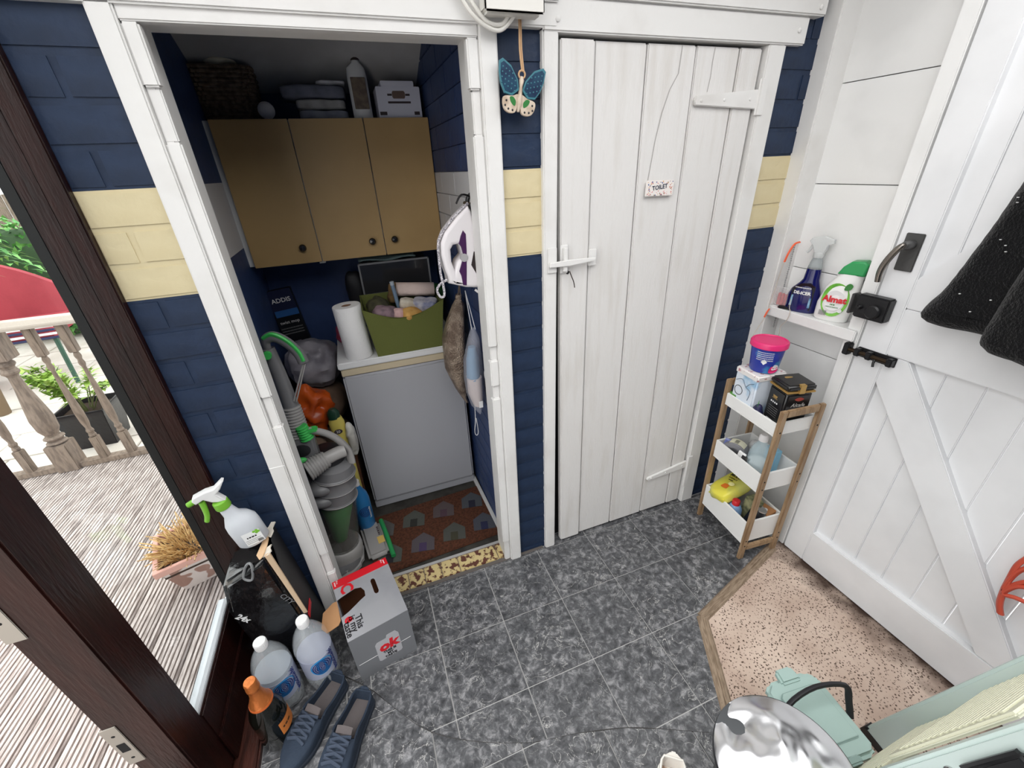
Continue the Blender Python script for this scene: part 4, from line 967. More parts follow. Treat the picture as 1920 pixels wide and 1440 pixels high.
# ---- hung on the right side wall: iron, sequin bag, net bag
ky = .963
def sc(p): return (p[0] * ky, 1.5875 + (p[1] - 1.5875) * ky)
iron_o = [(0.373, 1.482), (0.331, 1.45), (0.287, 1.406), (0.27, 1.374), (0.267, 1.333), (0.273, 1.291), (0.282, 1.259), (0.282, 1.238), (0.342, 1.217), (0.391, 1.209), (0.411, 1.244), (0.415, 1.281), (0.408, 1.355), (0.396, 1.417), (0.382, 1.465)]
iron_h = [(0.301, 1.35), (0.311, 1.363), (0.328, 1.365), (0.334, 1.356), (0.34, 1.326), (0.319, 1.307), (0.308, 1.278), (0.3, 1.309)]
IY = .150
ir_ = thing('steam_iron', 'white and purple steam iron hung up by its cord wrap', 'iron', (.34, IY, 1.19))
fm_ = frame_map((-.34, 0, -1.19), (1, 0, 0), (0, 0, 1), (0, -1, 0))
IW = M('iron_white', (226, 222, 224), .3); IP = M('iron_purple', (66, 30, 76), .35)
place('body', shape([[sc(p) for p in iron_o], [sc(p) for p in iron_h]], .078, bev=.012, res=3), IW, ir_, fm_)
place('purple_panel', shape([[sc(p) for p in [(0.347, 1.408), (0.356, 1.395), (0.354, 1.342), (0.343, 1.225), (0.33, 1.228), (0.327, 1.26), (0.321, 1.277), (0.334, 1.309), (0.342, 1.326), (0.336, 1.356), (0.329, 1.367), (0.337, 1.39)]]], .082, bev=.002), IP, ir_, fm_)
place('water_window', shape([[sc(p) for p in [(0.378, 1.337), (0.409, 1.334), (0.413, 1.281), (0.410, 1.256), (0.393, 1.237), (0.365, 1.293)]]], .081, bev=.002), M('iron_dark_window', (44, 34, 34), .15), ir_, fm_)
place('spray_button', shape([[sc(p) for p in [(0.324, 1.435), (0.301, 1.394), (0.290, 1.402), (0.300, 1.414)]]], .06, bev=.002), IP, ir_, fm_)
sole = [(0.377, 1.484), (0.386, 1.464), (0.400, 1.417), (0.412, 1.355), (0.417, 1.300), (0.4165, 1.355), (0.405, 1.417), (0.392, 1.464), (0.381, 1.490)]
place('soleplate', shape([[sc(p) for p in sole]], .086), M('iron_sole', (120, 120, 124), .25, metal=.9), ir_, fm_)
q = MB(); q.lathe([(.013, 0), (.013, .010), (0, .010)], 18, T=Matrix.Translation((-.01, -.032, .14)) @ Matrix.Rotation(PI / 2, 4, 'X')); q.build('steam_dial', M('dial_grey', (170, 168, 170), .3), ir_)
cord = [(0.375, 1.488), (0.332, 1.456), (0.284, 1.410), (0.263, 1.374), (0.259, 1.334), (0.258, 1.277), (0.262, 1.24), (0.262, 1.199), (0.248, 1.195), (0.239, 1.218), (0.251, 1.238), (0.278, 1.251)]
q = MB(); q.tube([(sc(p)[0] - .34, -.030, sc(p)[1] - 1.19) for p in cord], .0042, 8, sub=5); q.build('cord', M('braided_cord', (206, 202, 206), .8, var=(120, 116, 124), vscale=260, vlo=.5, vhi=.52), ir_)
q = MB(); q.tube([(.02, -.03, .028), (.04, -.035, .012), (.055, -.03, .02), (.066, -.02, .06)], .004, 8, sub=5); q.build('cord_tail', IW, ir_)
q = MB(); q.tube([(.33 - .34, .0, .30), (.35 - .34, .0, .325), (.385 - .34, .0, .315), (.40 - .34, 0, .30)], .003, 6, sub=4); q.build('hook', M('hook_black', (30, 28, 30), .4, metal=.6), ir_)
hk = thing('wall_hook', 'dark curved hanger hook above the iron on the side wall', 'hook', (.392, .20, 1.46))
q = MB(); q.tube([(.010, 0, -.06), (-.010, 0, -.03), (-.012, 0, .03), (.0, 0, .05), (.010, 0, .05)], .007, 8, sub=5); q.build('bar', BLACKP, hk)
SEQ = M('sequin_bronze', (176, 158, 140), .34, metal=.5, bump=1.0, bscale=170, var=(128, 110, 96), vscale=26, vlo=.4, vhi=.6, bdist=.008)
sq = thing('sequin_bag', 'bronze sequinned drawstring bag hung on the right side wall', 'bag', (.345, .43, .60))
q = MB(); loft(q, [(.005, .010, 0, .006, .008), (.03, .004, 0, .014, .02), (.09, -.008, 0, .026, .045), (.16, -.018, 0, .040, .065), (.21, -.024, 0, .046, .072), (.27, -.022, 0, .050, .075), (.34, -.016, 0, .048, .07), (.42, .0, 0, .038, .055), (.48, .015, 0, .026, .035), (.505, .022, 0, .012, .016)], 36, amp=.012, freq=26, seed=3.0); q.build('body', SEQ, sq)
q = MB(); loft(q, [(.50, .022, 0, .010, .012), (.515, .022, 0, .014, .018), (.525, .024, 0, .012, .016)], 18, amp=.004, freq=60); q.build('gathered_neck', SEQ, sq)
for dx in (-.006, .008):
    q = MB(); q.tube([(.022 + dx, -.01, .51), (.028, -.02, .58), (.034, -.03, .66)], .0025, 6, sub=3); q.build('drawstring', M('brown_string', (110, 96, 84), .9), sq)
nb = thing('net_bag', 'translucent white net laundry bag of blue and beige items', 'bag', (.355, .22, .66))
NET = M('white_net', (206, 208, 220), .7, alpha=.26)
q = MB(); secs = [(.0, .008, 0, .004, .006), (.05, .0, 0, .026, .03), (.11, -.004, 0, .036, .042), (.18, -.006, 0, .040, .045), (.26, -.002, 0, .036, .04), (.34, .008, 0, .024, .028), (.385, .012, 0, .008, .01)]
loft(q, secs, 28, amp=.006, freq=30, seed=1); q.build('net', NET, nb)
q = MB(); loft(q, [(z, cx, cy, rx * .82, ry * .82) for z, cx, cy, rx, ry in secs[1:4]], 20, amp=.012, freq=30, seed=4); q.build('beige_garment', M('beige_lace', (206, 192, 186), .9, bump=.6, bscale=60), nb)
q = MB(); loft(q, [(z, cx, cy, rx * .72, ry * .72) for z, cx, cy, rx, ry in ((.172, -.006, 0, .036, .04), (.26, -.004, 0, .034, .038), (.31, .002, 0, .018, .02))], 20, amp=.01, freq=30, seed=6); q.build('blue_garment', M('pale_blue_garment', (106, 146, 176), .9, bump=.4), nb)
q = MB(); q.box(-.004, .012, -.045, -.0435, .055, .085); q.build('care_label', LW, nb)
for dx in (-.008, .006):
    q = MB(); q.tube([(.012 + dx, -.005, .38), (.004 + dx * .6, .0, .45), (-.004, .01, .53)], .0016, 6); q.build('drawstring', LW, nb)
q = MB(); q.tube([(.0, .05, .03), (-.004, .05, -.06), (-.012, .05, -.12), (-.004, .05, -.14), (.004, .05, -.12), (.0, .05, -.05)], .0018, 6, sub=4); q.build('hanging_loop', LW, nb)
cp = thing('plug_cord', 'white plug on a twisted cord hanging by the right jamb', 'plug', (.383, .128, .88))
q = MB(); q.blob((0, 0, 0), (.012, .022, .024), n=18, m=10, e=.8); q.build('plug', IW, cp)
q = MB(); q.tube([(0, 0, .02), (-.004, .002, .12), (-.004, .0, .25), (.0, .0, .36)], .003, 6, sub=4); q.build('cord', IW, cp)
# ================================================================== THINGS IN THE FOREGROUND
# ---- silver cola carton, torn open
cb = thing('drinks_carton', 'silver drinks can carton with a red stripe, torn open on top', 'carton', (-.203, -.137, 0), (0, 0, .20))
w, d, h = .205, .262, .228
SIL = M('silver_card', (176, 177, 182), .34, metal=.35, bump=.15, bscale=14, var=(160, 161, 168), vscale=5)
SIL2 = M('grey_card_front', (128, 130, 134), .4, metal=.25, bump=.1, bscale=20)
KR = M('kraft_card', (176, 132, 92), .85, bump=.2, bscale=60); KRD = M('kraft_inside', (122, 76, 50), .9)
REDP = M('print_red', (206, 28, 40), .4); BLKP = M('print_black', (30, 30, 34), .5)
def T2(u, v): return (-w / 2 + u * w, d / 2 - v * d)
hole = [T2(.004, .33), T2(.08, .31), T2(.20, .29), T2(.33, .27), T2(.43, .30), T2(.47, .38), T2(.455, .47), T2(.36, .50), T2(.26, .54), T2(.14, .585), T2(.004, .62)]
slot = [T2(.61, .28), T2(.63, .25), T2(.67, .25), T2(.69, .28), T2(.69, .49), T2(.67, .52), T2(.63, .52), T2(.61, .49)]
top = place('top_panel', shape([[T2(0, 0), T2(1, 0), T2(1, 1), T2(0, 1)], hole, slot], .002), SIL, cb, frame_map((0, 0, h), (1, 0, 0), (0, 1, 0), (0, 0, 1)), 0)
q = MB(); q.box(-w / 2, w / 2, -d / 2, -d / 2 + .002, 0, h - .001); q.build('front_panel', SIL2, cb)
q = MB(); q.box(-w / 2, w / 2, d / 2 - .002, d / 2, 0, h - .001); q.build('back_panel', SIL2, cb)
q = MB(); q.box(w / 2 - .002, w / 2, -d / 2 + .002, d / 2 - .002, 0, h - .001); q.build('right_panel', SIL2, cb)
me = shape([[(-d / 2 + .002, 0), (d / 2 - .002, 0), (d / 2 - .002, h - .001), (d / 2 - .33 * d, h - .001), (d / 2 - .36 * d, h - .05), (d / 2 - .60 * d, h - .06), (d / 2 - .62 * d, h - .001), (-d / 2 + .002, h - .001)]], .002)
place('left_panel', me, SIL2, cb, frame_map((-w / 2 + .001, 0, 0), (0, 1, 0), (0, 0, 1), (1, 0, 0)), 0)
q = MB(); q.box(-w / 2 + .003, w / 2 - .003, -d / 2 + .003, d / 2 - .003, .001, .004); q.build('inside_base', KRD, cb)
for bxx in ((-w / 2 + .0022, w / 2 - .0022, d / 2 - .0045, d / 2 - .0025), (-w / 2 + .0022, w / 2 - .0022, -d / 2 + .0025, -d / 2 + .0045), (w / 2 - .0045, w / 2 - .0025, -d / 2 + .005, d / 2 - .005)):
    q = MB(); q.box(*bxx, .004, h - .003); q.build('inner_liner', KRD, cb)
fl_ = [(0, -.040), (.012, -.050), (.060, -.044), (.078, -.014), (.070, .014), (.062, .038), (.018, .046), (0, .040)]
place('torn_flap', shape([fl_], .002), KR, cb, frame_map((-w / 2 - .001, .005, h - .004), (-.86, .05, -.42), (.05, 1, .05), (-.42, 0, .86)), 0)
q = MB(); q.box(-w / 2, w / 2, d / 2 - .033, d / 2 + .0006, h + .0006, h + .0022); q.box(-w / 2, w / 2, d / 2 + .0002, d / 2 + .0014, h - .012, h + .0022); q.build('red_stripe', REDP, cb)
up = lambda u, v: frame_map((T2(u, v)[0], T2(u, v)[1], h + .0016), (0, -1, 0), (1, 0, 0), (0, 0, 1))
for wd, u, v in (('This', .25, .80), ('is my', .155, .79), ('taste', .06, .84)): place('lettering', text(wd, .031, bold=.0006), BLKP, cb, up(u, v), 0)
place('lettering', text('C', .060, bold=.002), REDP, cb, up(.20, .20), 0)
place('lettering', text('e', .050, bold=.0016), REDP, cb, up(.12, .70), 0)
for u in (.08, .90): place('lettering', text('24 x', .010), LW, cb, frame_map((T2(u, .03)[0], T2(u, .03)[1], h + .003), (0, -1, 0), (1, 0, 0), (0, 0, 1)), 0)
for u in (.04, .94): place('fine_print', fine_print(4, .008), LW, cb, frame_map((T2(u, .06)[0], T2(u, .06)[1], h + .003), (0, -1, 0), (1, 0, 0), (0, 0, 1)), 0)
fy = -d / 2 - .0008
CANP = M('print_can_silver', (186, 186, 190), .4, metal=.2)
can = [(-.042, .030), (-.036, .024), (.036, .024), (.042, .030), (.042, .125), (.032, .142), (.002, .142), (-.002, .128), (-.034, .128), (-.042, .118)]
place('printed_can', shape([can], .0006), CANP, cb, frame_map((.012, fy, .022), (1, 0, 0), (0, 0, 1), (0, -1, 0)), 0)
place('lettering', text('ok', .062, bold=.003, shear=.1), REDP, cb, frame_map((.012, fy - .0008, .112), (1, 0, 0), (0, .0, 1), (0, -1, 0)), 0)
for k, tx in enumerate(('THIS IS', 'MY', 'TASTE')): place('lettering', text(tx, .015, bold=.0006), BLKP, cb, frame_map((.012, fy - .0008, .082 - .014 * k), (1, 0, 0), (0, 0, 1), (0, -1, 0)), 0)
q = MB(); q.box(-w / 2 + .008, w / 2 - .012, -d / 2 - .0007, -d / 2, .086, .0872); q.build('perforation', LW, cb)
# ---- lemonade bottles
PET = M('clear_pet_liquid', (220, 226, 230), .04, alpha=.30, coat=1.0)
LABM = M('label_film', (186, 192, 214), .35, alpha=.72)
def lemonade(x, y, rz, lab, pale):
    t = thing('lemonade_bottle', lab, 'bottle', (x, y, 0.0022), (0, 0, rz), 'two litre lemonade bottles')
    prof = [(.030, .002), (.040, .0), (.047, .008), (.049, .03), (.0488, .06), (.047, .066), (.047, .172), (.0495, .18), (.0495, .205), (.047, .228), (.038, .262), (.026, .288), (.016, .302), (.0135, .306), (.0135, .318)]
    prof = [(r * 1.16, z * .94) for r, z in prof]
    q = MB(); q.lathe(prof, 40)
    me_ = q.data('body', PET)
    for v in me_.vertices:                       # moulded facets of the shoulder
        if .19 < v.co.z < .275:
            a = math.atan2(v.co.y, v.co.x); k = 1 - .045 * (abs(math.sin(a * 5 + v.co.z * 14)) ** 2) * math.sin((v.co.z - .19) / .085 * PI); v.co.x *= k; v.co.y *= k
        if v.co.z < .028:
            a = math.atan2(v.co.y, v.co.x); k = 1 - .12 * max(0, math.cos(a * 5)) * (1 - v.co.z / .028); v.co.x *= k; v.co.y *= k
    link('body', me_, t)
    q = MB(); q.lathe([(.0185, .290), (.0185, .312), (.0175, .315), (0, .315)], 28); q.lathe([(.0175, .286), (.0175, .2895)], 28)
    me_ = q.data('cap', M('white_screw_cap', (236, 236, 236), .4)); cp_ = link('cap', me_, t)
    for k in range(24):
        a = 2 * PI * k / 24; rb = MB(); rb.box(.0183, .0192, -.0008, .0008, .292, .311, T=Matrix.Rotation(a, 4, 'Z')); rb.build('cap_ridge', M('white_screw_cap', (236, 236, 236), .4), cp_, smooth=0)
    q = MB(); q.lathe([(.0552, .064), (.0553, .160)], 40); lb_ = q.build('label', LABM, t)
    for v0, r_, cm in ((0, .0, SKYP),):
        me_ = shape([[(.037 * math.cos(i * PI / 18), .037 * math.sin(i * PI / 18)) for i in range(36)]], .0002)
        bmm = bmesh.new(); bmm.from_mesh(me_); bmesh.ops.triangulate(bmm, faces=bmm.faces); bmesh.ops.subdivide_edges(bmm, edges=bmm.edges, cuts=2, use_grid_fill=True); bmm.to_mesh(me_); bmm.free()
        place('swirl_ground', me_, SKYP, lb_, cyl_map(.0558, .122, -1.20), 0)
    place('swirl', spiral(.032, 5, .0036), NAVYP, lb_, cyl_map(.0566, .122, -1.20), 0)
    place('lettering', text('lemonade', .030), NAVYP, lb_, lambda c: cyl_map(.0564, .110, -.52)(Vector((-c.y, c.x, c.z))), 0)
    arc = MB(); arc.tube([cyl_map(.0560, .110, -.66)(Vector((.020 * math.cos(a) - .006, .062 * math.sin(a), 0))) for a in [(-1.4 + .14 * i) for i in range(21)]], .0008, 5); arc.build('label_line', NAVYP, lb_)
    if pale:
        q = MB(); q.lathe([(.0540, .064), (.0540, .158), (.0530, .178), (0, .178)], 32); q.build('cloudy_drink', M('cloudy_drink', (206, 218, 226), .4, alpha=.5), t)
    return t
lemonade(-.519, -.240, .12, 'full lemonade bottle beside the door sill, the left of the two', True)
lemonade(-.400, -.212, 0.0, 'clear lemonade bottle with white cap, the right of the two', False)
# ---- sparkling wine bottle
wbt = thing('wine_bottle', 'dark sparkling wine bottle with orange foil neck by the sill', 'bottle', (-.531, -.352, .0022), (0, 0, 0))
q = MB(); q.lathe([(.030, .004), (.045, .0), (.0485, .006), (.0485, .135), (.047, .155), (.038, .185), (.026, .215), (.0175, .24), (.0145, .27), (.0145, .295), (0, .295)], 40); q.build('glass_body', M('dark_green_glass', (14, 16, 12), .06, coat=.6), wbt)
FOIL = M('orange_foil', (206, 120, 62), .32, metal=.55, bump=.5, bscale=70)
q = MB(); q.lathe([(.0318, .203), (.0272, .216), (.0192, .24), (.0162, .262), (.0165, .266), (.0185, .270), (.0185, .281), (.0172, .284), (.0176, .298), (.0165, .304), (.0150, .306), (0, .3065)], 36); q.build('foil', FOIL, wbt)
q = MB(); q.lathe([(.0330, .199), (.0322, .2045)], 36); q.build('foil_band', M('orange_band', (190, 96, 44), .4), wbt)
q = MB(); q.lathe([(.0490, .060), (.0490, .118)], 30, a0=-.95, a1=.5); lb_ = q.build('label', M('orange_label', (206, 124, 60), .45), wbt)
place('fine_print', fine_print(3, .016), M('print_dark_brown', (70, 44, 28), .5), lb_, cyl_map(.0494, .09, -.45), 0)
# ---- shoes
def shoe(t, L, cu, cs, lace, ins, w0=.049, parts=True):
    """low laced shoe, heel at the origin, toe along +y"""
    N = 26; rows = []; sole = []; vamp = {}
    for i in range(N + 1):
        u = i / N
        w_ = w0 * (.66 + .10 * min(1, u / .3) + .24 * math.exp(-((u - .68) / .22) ** 2))
        if u < .10: w_ *= math.sqrt(max(0.0, 1 - ((.10 - u) / .105) ** 2))
        if u > .74: w_ *= math.sqrt(max(0.0, 1 - ((u - .74) / .262) ** 2))
        w_ = max(w_, .004); y = u * L; cx = .006 * math.sin(u * PI)
        hh = .064 - .016 * math.sin(min(1, u / .42) * PI * .9) if u < .42 else .058 - (u - .42) * .052
        if u > .86: hh *= 1 - ((u - .86) / .14) ** 2 * .45
        opn = .05 < u < .50; z0 = .014
        if opn: mid = [(-.86 * w_, hh), (-.84 * w_, hh * .6), (-.80 * w_, .022), (0, .020), (.80 * w_, .022), (.84 * w_, hh * .6), (.86 * w_, hh)]
        else:
            cr_ = .012 if u > .5 else .0
            mid = [(a * w_, hh + cr_ * (1 - a * a)) for a in (-.86, -.6, -.3, 0, .3, .6, .86)]
        pr_ = [(-w_, z0), (-1.03 * w_, z0 + (hh - z0) * .4), (-.99 * w_, hh - .006), (-.95 * w_, hh)] + mid + [(.95 * w_, hh), (.99 * w_, hh - .006), (1.03 * w_, z0 + (hh - z0) * .4), (w_, z0)]
        rows.append([Vector((cx + x, y, z)) for x, z in pr_]); sole.append((cx, y, w_))
        vamp[round(u, 3)] = (cx, y, w_, hh)
    q = MB(); q.grid(rows); q.add(rows[0], [tuple(range(len(rows[0])))]); q.add(rows[-1], [tuple(range(len(rows[-1])))]); q.build('upper', cu, t, smooth=50)
    ol = [(cx - w_ * 1.07 - .0015, y) for cx, y, w_ in sole] + [(cx + w_ * 1.07 + .0015, y) for cx, y, w_ in sole[::-1]]
    q = MB(); q.prism(ol, 0, .016); q.build('sole', cs, t, bev=.002)
    q = MB(); il_ = [(cx - w_ * .80, y) for cx, y, w_ in sole[2:13]] + [(cx + w_ * .80, y) for cx, y, w_ in sole[2:13][::-1]]; q.prism(il_, .0195, .0235); q.build('insole', ins, t)
    if parts:
        for k in range(4):
            ya = L * (.50 + .065 * k); yb_ = ya + L * .055
            for s_ in (-1, 1):
                def top(x, y):
                    u = y / L; hh = .058 - (u - .42) * .052; return hh + .012 * (1 - (x / .04) ** 2) + .003
                pts = [Vector((.006 + s_ * x, ya + (yb_ - ya) * f, top(x, ya))) for x, f in ((-.030, 0), (-.015, .25), (0, .5), (.015, .75), (.030, 1))]
                q = MB(); q.tube(pts, .0035, 6, sub=3, flat=1.6); q.build('lace', lace, t)
        q = MB(); pts = [Vector((.004 + x, L * .47 + .006, .064 + .006 * (1 - (x / .03) ** 2))) for x in (-.026, -.013, 0, .013, .026)]
        rows_ = [pts, [p + Vector((0, -.018, .008)) for p in pts], [p + Vector((0, -.020, .004)) for p in pts], [p + Vector((0, .002, -.006)) for p in pts]]
        q.grid(rows_); q.build('tongue', ins, t)
        q = MB(); rim = [r[3] for r in rows[2:13]]; rim2 = [r[11] for r in rows[2:13]]; q.tube([*rim[::-1], *[r[7] + Vector((0, 0, 0)) for r in []], rows[1][3], rows[1][11], *rim2], .0035, 6); q.build('collar', cu, t)
        q = MB(); q.box(-.006, .006, -.003, .001, .02, .066); q.build('heel_tab', cs, t, bev=.001)
SB = M('navy_canvas', (38, 50, 66), .85, bump=.4, bscale=160, var=(32, 43, 58), vscale=14); SBS = M('navy_sole', (34, 42, 54), .7); LCE = M('slate_lace', (54, 64, 80), .85, bump=.4, bscale=200); INS = M('grey_insole', (92, 86, 86), .95, bump=.4, bscale=120)
s1 = thing('canvas_shoe', 'navy canvas lace-up shoe touching the wine bottle', 'shoe', (-.338, -.262, .0045), (0, 0, PI + .42 - .80), 'pair of navy canvas shoes'); shoe(s1, .275, SB, SBS, LCE, INS)
s1.rotation_euler = (0, 0, PI - .66)
s2 = thing('canvas_shoe', 'navy canvas lace-up shoe on the right of the pair', 'shoe', (-.258, -.348, .0045), (0, 0, PI - .52), 'pair of navy canvas shoes')
for ch in list(s1.children):
    c = ch.copy(); COL.objects.link(c); c.parent = s2
ws = thing('white_trainer', 'white trainer poking out beside the metal bin', 'shoe', (.575, -.865, .0022), (0, 0, PI - .62)); shoe(ws, .27, M('white_leather', (226, 222, 214), .5), M('white_rubber', (232, 230, 224), .5), M('white_lace', (232, 230, 226), .8), M('brown_insole', (150, 120, 100), .9, var=(220, 208, 196), vscale=60), parts=True)
# ---- black multipack carton with spray bottle on top
mc = thing('multipack_carton', 'torn carton wrapped in black plastic by the brick pier', 'carton', (0, .018, 0))
FILM = M('black_shrink_film', (18, 18, 20), .14, bump=.9, bscale=16, coat=.7, bdist=.012)
q = MB(); q.prism([(-.572, 0.002), (-.405, .002), (-.412, .27), (-.446, .555), (-.585, .492), (-.606, .36)], -.168, -.026, axis='y'); ob_ = q.build('wrapped_pack', FILM, mc, bev=.016, seg=3)
BOARD = M('black_printed_card', (26, 26, 28), .5); EDGE = M('torn_card_edge', (206, 180, 150), .9, bump=.4, bscale=60)
def strip(name, a, b, wx, wy, mat, par, bev=.001):
    a = Vector(a); b = Vector(b); dd = b - a; T_ = Matrix.Translation(a) @ dd.to_track_quat('Z', 'Y').to_matrix().to_4x4()
    q = MB(); q.box(-wx / 2, wx / 2, -wy / 2, wy / 2, 0, dd.length, T=T_); return q.build(name, mat, par, bev=bev)
q = MB(); q.add([(-.440, -.030, .565), (-.392, -.030, .08), (-.392, -.160, .08), (-.425, -.160, .44), (-.436, -.10, .56), (-.437, -.030, .565), (-.389, -.030, .08), (-.389, -.160, .08), (-.422, -.160, .44), (-.433, -.10, .56)], [(0, 1, 2, 3, 4), (5, 9, 8, 7, 6), (0, 5, 6, 1), (1, 6, 7, 2), (2, 7, 8, 3), (3, 8, 9, 4), (4, 9, 5, 0)]); q.build('side_flap', BOARD, mc)
q = MB(); q.add([(-.444, -.168, .562), (-.408, -.172, .27), (-.396, -.172, .27), (-.430, -.164, .562), (-.444, -.163, .566), (-.408, -.168, .27), (-.396, -.168, .27), (-.430, -.158, .566)], [(0, 1, 2, 3), (4, 7, 6, 5), (0, 4, 5, 1), (3, 2, 6, 7), (0, 3, 7, 4), (1, 5, 6, 2)]); q.build('card_edge', EDGE, mc)
tf = [(-.012, -.02), (.010, -.052), (.020, -.045), (.024, -.01), (.020, .022), (.012, .045), (-.006, .03)]
place('torn_flap', shape([tf], .003), M('torn_kraft', (222, 186, 148), .9), mc, frame_map((-.462, -.120, .555), (.85, .0, .45), (.1, 1, .0), (-.45, 0, .85)), 0)
TWP = M('torn_white_paper', (222, 214, 202), .9)
place('torn_paper', shape([[(-.020, -.030), (-.008, -.024), (.004, -.034), (.012, -.012), (.006, .004), (.014, .026), (-.002, .034), (-.010, .018), (-.022, .012), (-.014, -.008)]], .004), TWP, mc, frame_map((-.440, -.058, .566), (.88, .0, .30), (.0, 1, .06), (-.30, 0, .88)), 0)
place('torn_paper', shape([[(-.016, -.010), (.004, -.016), (.016, -.006), (.010, .010), (.014, .020), (-.006, .016), (-.018, .008)]], .004), TWP, mc, frame_map((-.440, -.150, .562), (.88, .0, .35), (.0, 1, .1), (-.35, 0, .88)), 0)
q = MB(); q.box(-.4035, -.4015, -.155, -.09, .16, .24); q.build('red_panel', REDP, mc)
q = MB(); q.box(-.62 + .205, -.411, -.1715, -.1695, .19, .24); q.build('barcode_label', LW, mc)
place('lettering', text('24x', .030, bold=.001), LW, mc, frame_map((-.572, -.1705, .335), (.55, 0, -.83), (.83, 0, .55), (0, -1, 0)), 0)
place('lettering', text('CITY', .026), M('print_dim', (120, 120, 122), .5), mc, frame_map((-.437, -.1705, .36), (.35, 0, -.93), (.93, 0, .35), (0, -1, 0)), 0)
q = MB(); q.tube([(-.50, -.150, .538), (-.515, -.155, .52), (-.52, -.168, .50), (-.500, -.172, .49), (-.49, -.160, .53)], .004, 8, sub=4, closed=True); q.build('plastic_loop', M('clear_loop', (170, 172, 174), .15, trans=.6), mc)
sp = thing('spray_bottle', 'frosted spray bottle with green trigger standing on the black carton', 'spray bottle', (-.482, -.067, .568), (0, math.radians(-8), .10))
q = MB(); loft(q, [(0, 0, 0, .040, .030), (.006, 0, 0, .045, .034), (.070, 0, 0, .046, .035), (.092, 0, 0, .044, .034), (.112, -.002, 0, .034, .028), (.126, -.008, 0, .022, .02), (.150, -.012, 0, .018, .018), (.168, -.014, 0, .016, .016)], 32); q.build('body', M('frosted_bottle', (206, 210, 216), .42), sp)
GRN = M('spray_green', (122, 186, 56), .4)
q = MB(); q.lathe([(.0205, .160), (.0215, .164), (.0205, .184), (.016, .188)], 28, (-.014, 0, 0)); q.build('collar', GRN, sp)
me = shape([[(.022, .186), (.004, .188), (-.010, .196), (-.024, .214), (-.046, .208), (-.050, .222), (-.044, .232), (-.01, .238), (.012, .236), (.040, .252), (.045, .248), (.026, .226), (.010, .216)]], .024, bev=.004, res=2); place('head', me, M('spray_white', (236, 236, 236), .35), sp, frame_map((-.018, 0, 0), (1, 0, 0), (0, 0, 1), (0, -1, 0)))
q = MB(); q.tube([(-.064, 0, .216), (-.084, 0, .211)], .0085, 14); q.build('nozzle', GRN, sp)
q = MB(); q.tube([(-.052, 0, .206), (-.056, 0, .180), (-.062, 0, .155), (-.072, 0, .135)], lambda t: .008 - .002 * t, 12, sub=5, flat=1.3); q.build('trigger', GRN, sp)
q = MB(); q.box(-.012, .040, -.0365, -.0350, .012, .062, T=Matrix.Rotation(.0, 4, 'Z')); lbl = q.build('label', M('label_white', (232, 234, 234), .45), sp, bev=.002)
place('fine_print', fine_print(4, .011), BLKP, lbl, frame_map((.013, -.0368, .042), (1, 0, 0), (0, 0, 1), (0, -1, 0)), 0)
for k in range(3): place('fine_print', fine_print(15, .0042), M('print_grey', (130, 130, 130), .6), lbl, frame_map((.013, -.0368, .032 - .006 * k), (1, 0, 0), (0, 0, 1), (0, -1, 0)), 0)
for k, (a, b) in enumerate(((.024, .058), (.032, .060), (.030, .052), (.036, .054))):
    q = MB(); q.lathe([(.0042, 0), (.0042, .0006), (0, .0006)], 10, T=Matrix.Translation((a, -.0366, b)) @ Matrix.Rotation(PI / 2, 4, 'X')); q.build('leaf_print', GRN, lbl)
for k in range(6): q = MB(); q.box(.022 + k * .0026, .0234 + k * .0026, -.0371, -.0364, .015, .025); q.build('barcode_bar', BLKP, lbl)

# ---- metal bin with dented lid
mb_ = thing('pedal_bin', 'metal bin with a dented shiny lid at the bottom edge', 'bin', (.622, -1.072, .0005))
BINM = M('bin_dark_steel', (70, 72, 74), .3, metal=.8); LIDM = M('bin_bright_lid', (232, 233, 236), .24, metal=1.0)
q = MB(); q.lathe([(.100, 0), (.102, .01), (.118, .42), (.128, .425), (.132, .44)], 48); q.build('body', BINM, mb_)
rows = []
for j in range(22):
    r = .134 * j / 21; row = []
    for i in range(56):
        a = 2 * PI * i / 56; x, y = r * math.cos(a), r * math.sin(a)
        z = .462 + .022 * (1 - (r / .134) ** 2)
        fall = min(1, (1 - r / .134) * 4)
        z += fall * (.012 * noise.noise(Vector((x * 11 + 3, y * 11, 1))) + .005 * noise.noise(Vector((x * 30, y * 30, 4))))
        z -= .016 * math.exp(-((x + .085) ** 2 + (y - .01) ** 2) / .0012) + .012 * math.exp(-((x + .03) ** 2 + (y - .09) ** 2) / .0012)
        row.append(Vector((x, y, z)))
    rows.append(row)
rows += [[Vector((.137 * math.cos(2 * PI * i / 56), .137 * math.sin(2 * PI * i / 56), zz_)) for i in range(56)] for zz_ in (.460, .444)]
rows += [[Vector((.126 * math.cos(2 * PI * i / 56), .126 * math.sin(2 * PI * i / 56), .442)) for i in range(56)]]
q = MB(); q.grid(rows[1:], True); q.add(rows[1], [tuple(range(56))]); q.build('lid', LIDM, mb_, smooth=60)
q = MB(); q.lathe([(.1375, .444), (.139, .452), (.1375, .460)], 56); q.build('lid_rim', BINM, mb_)
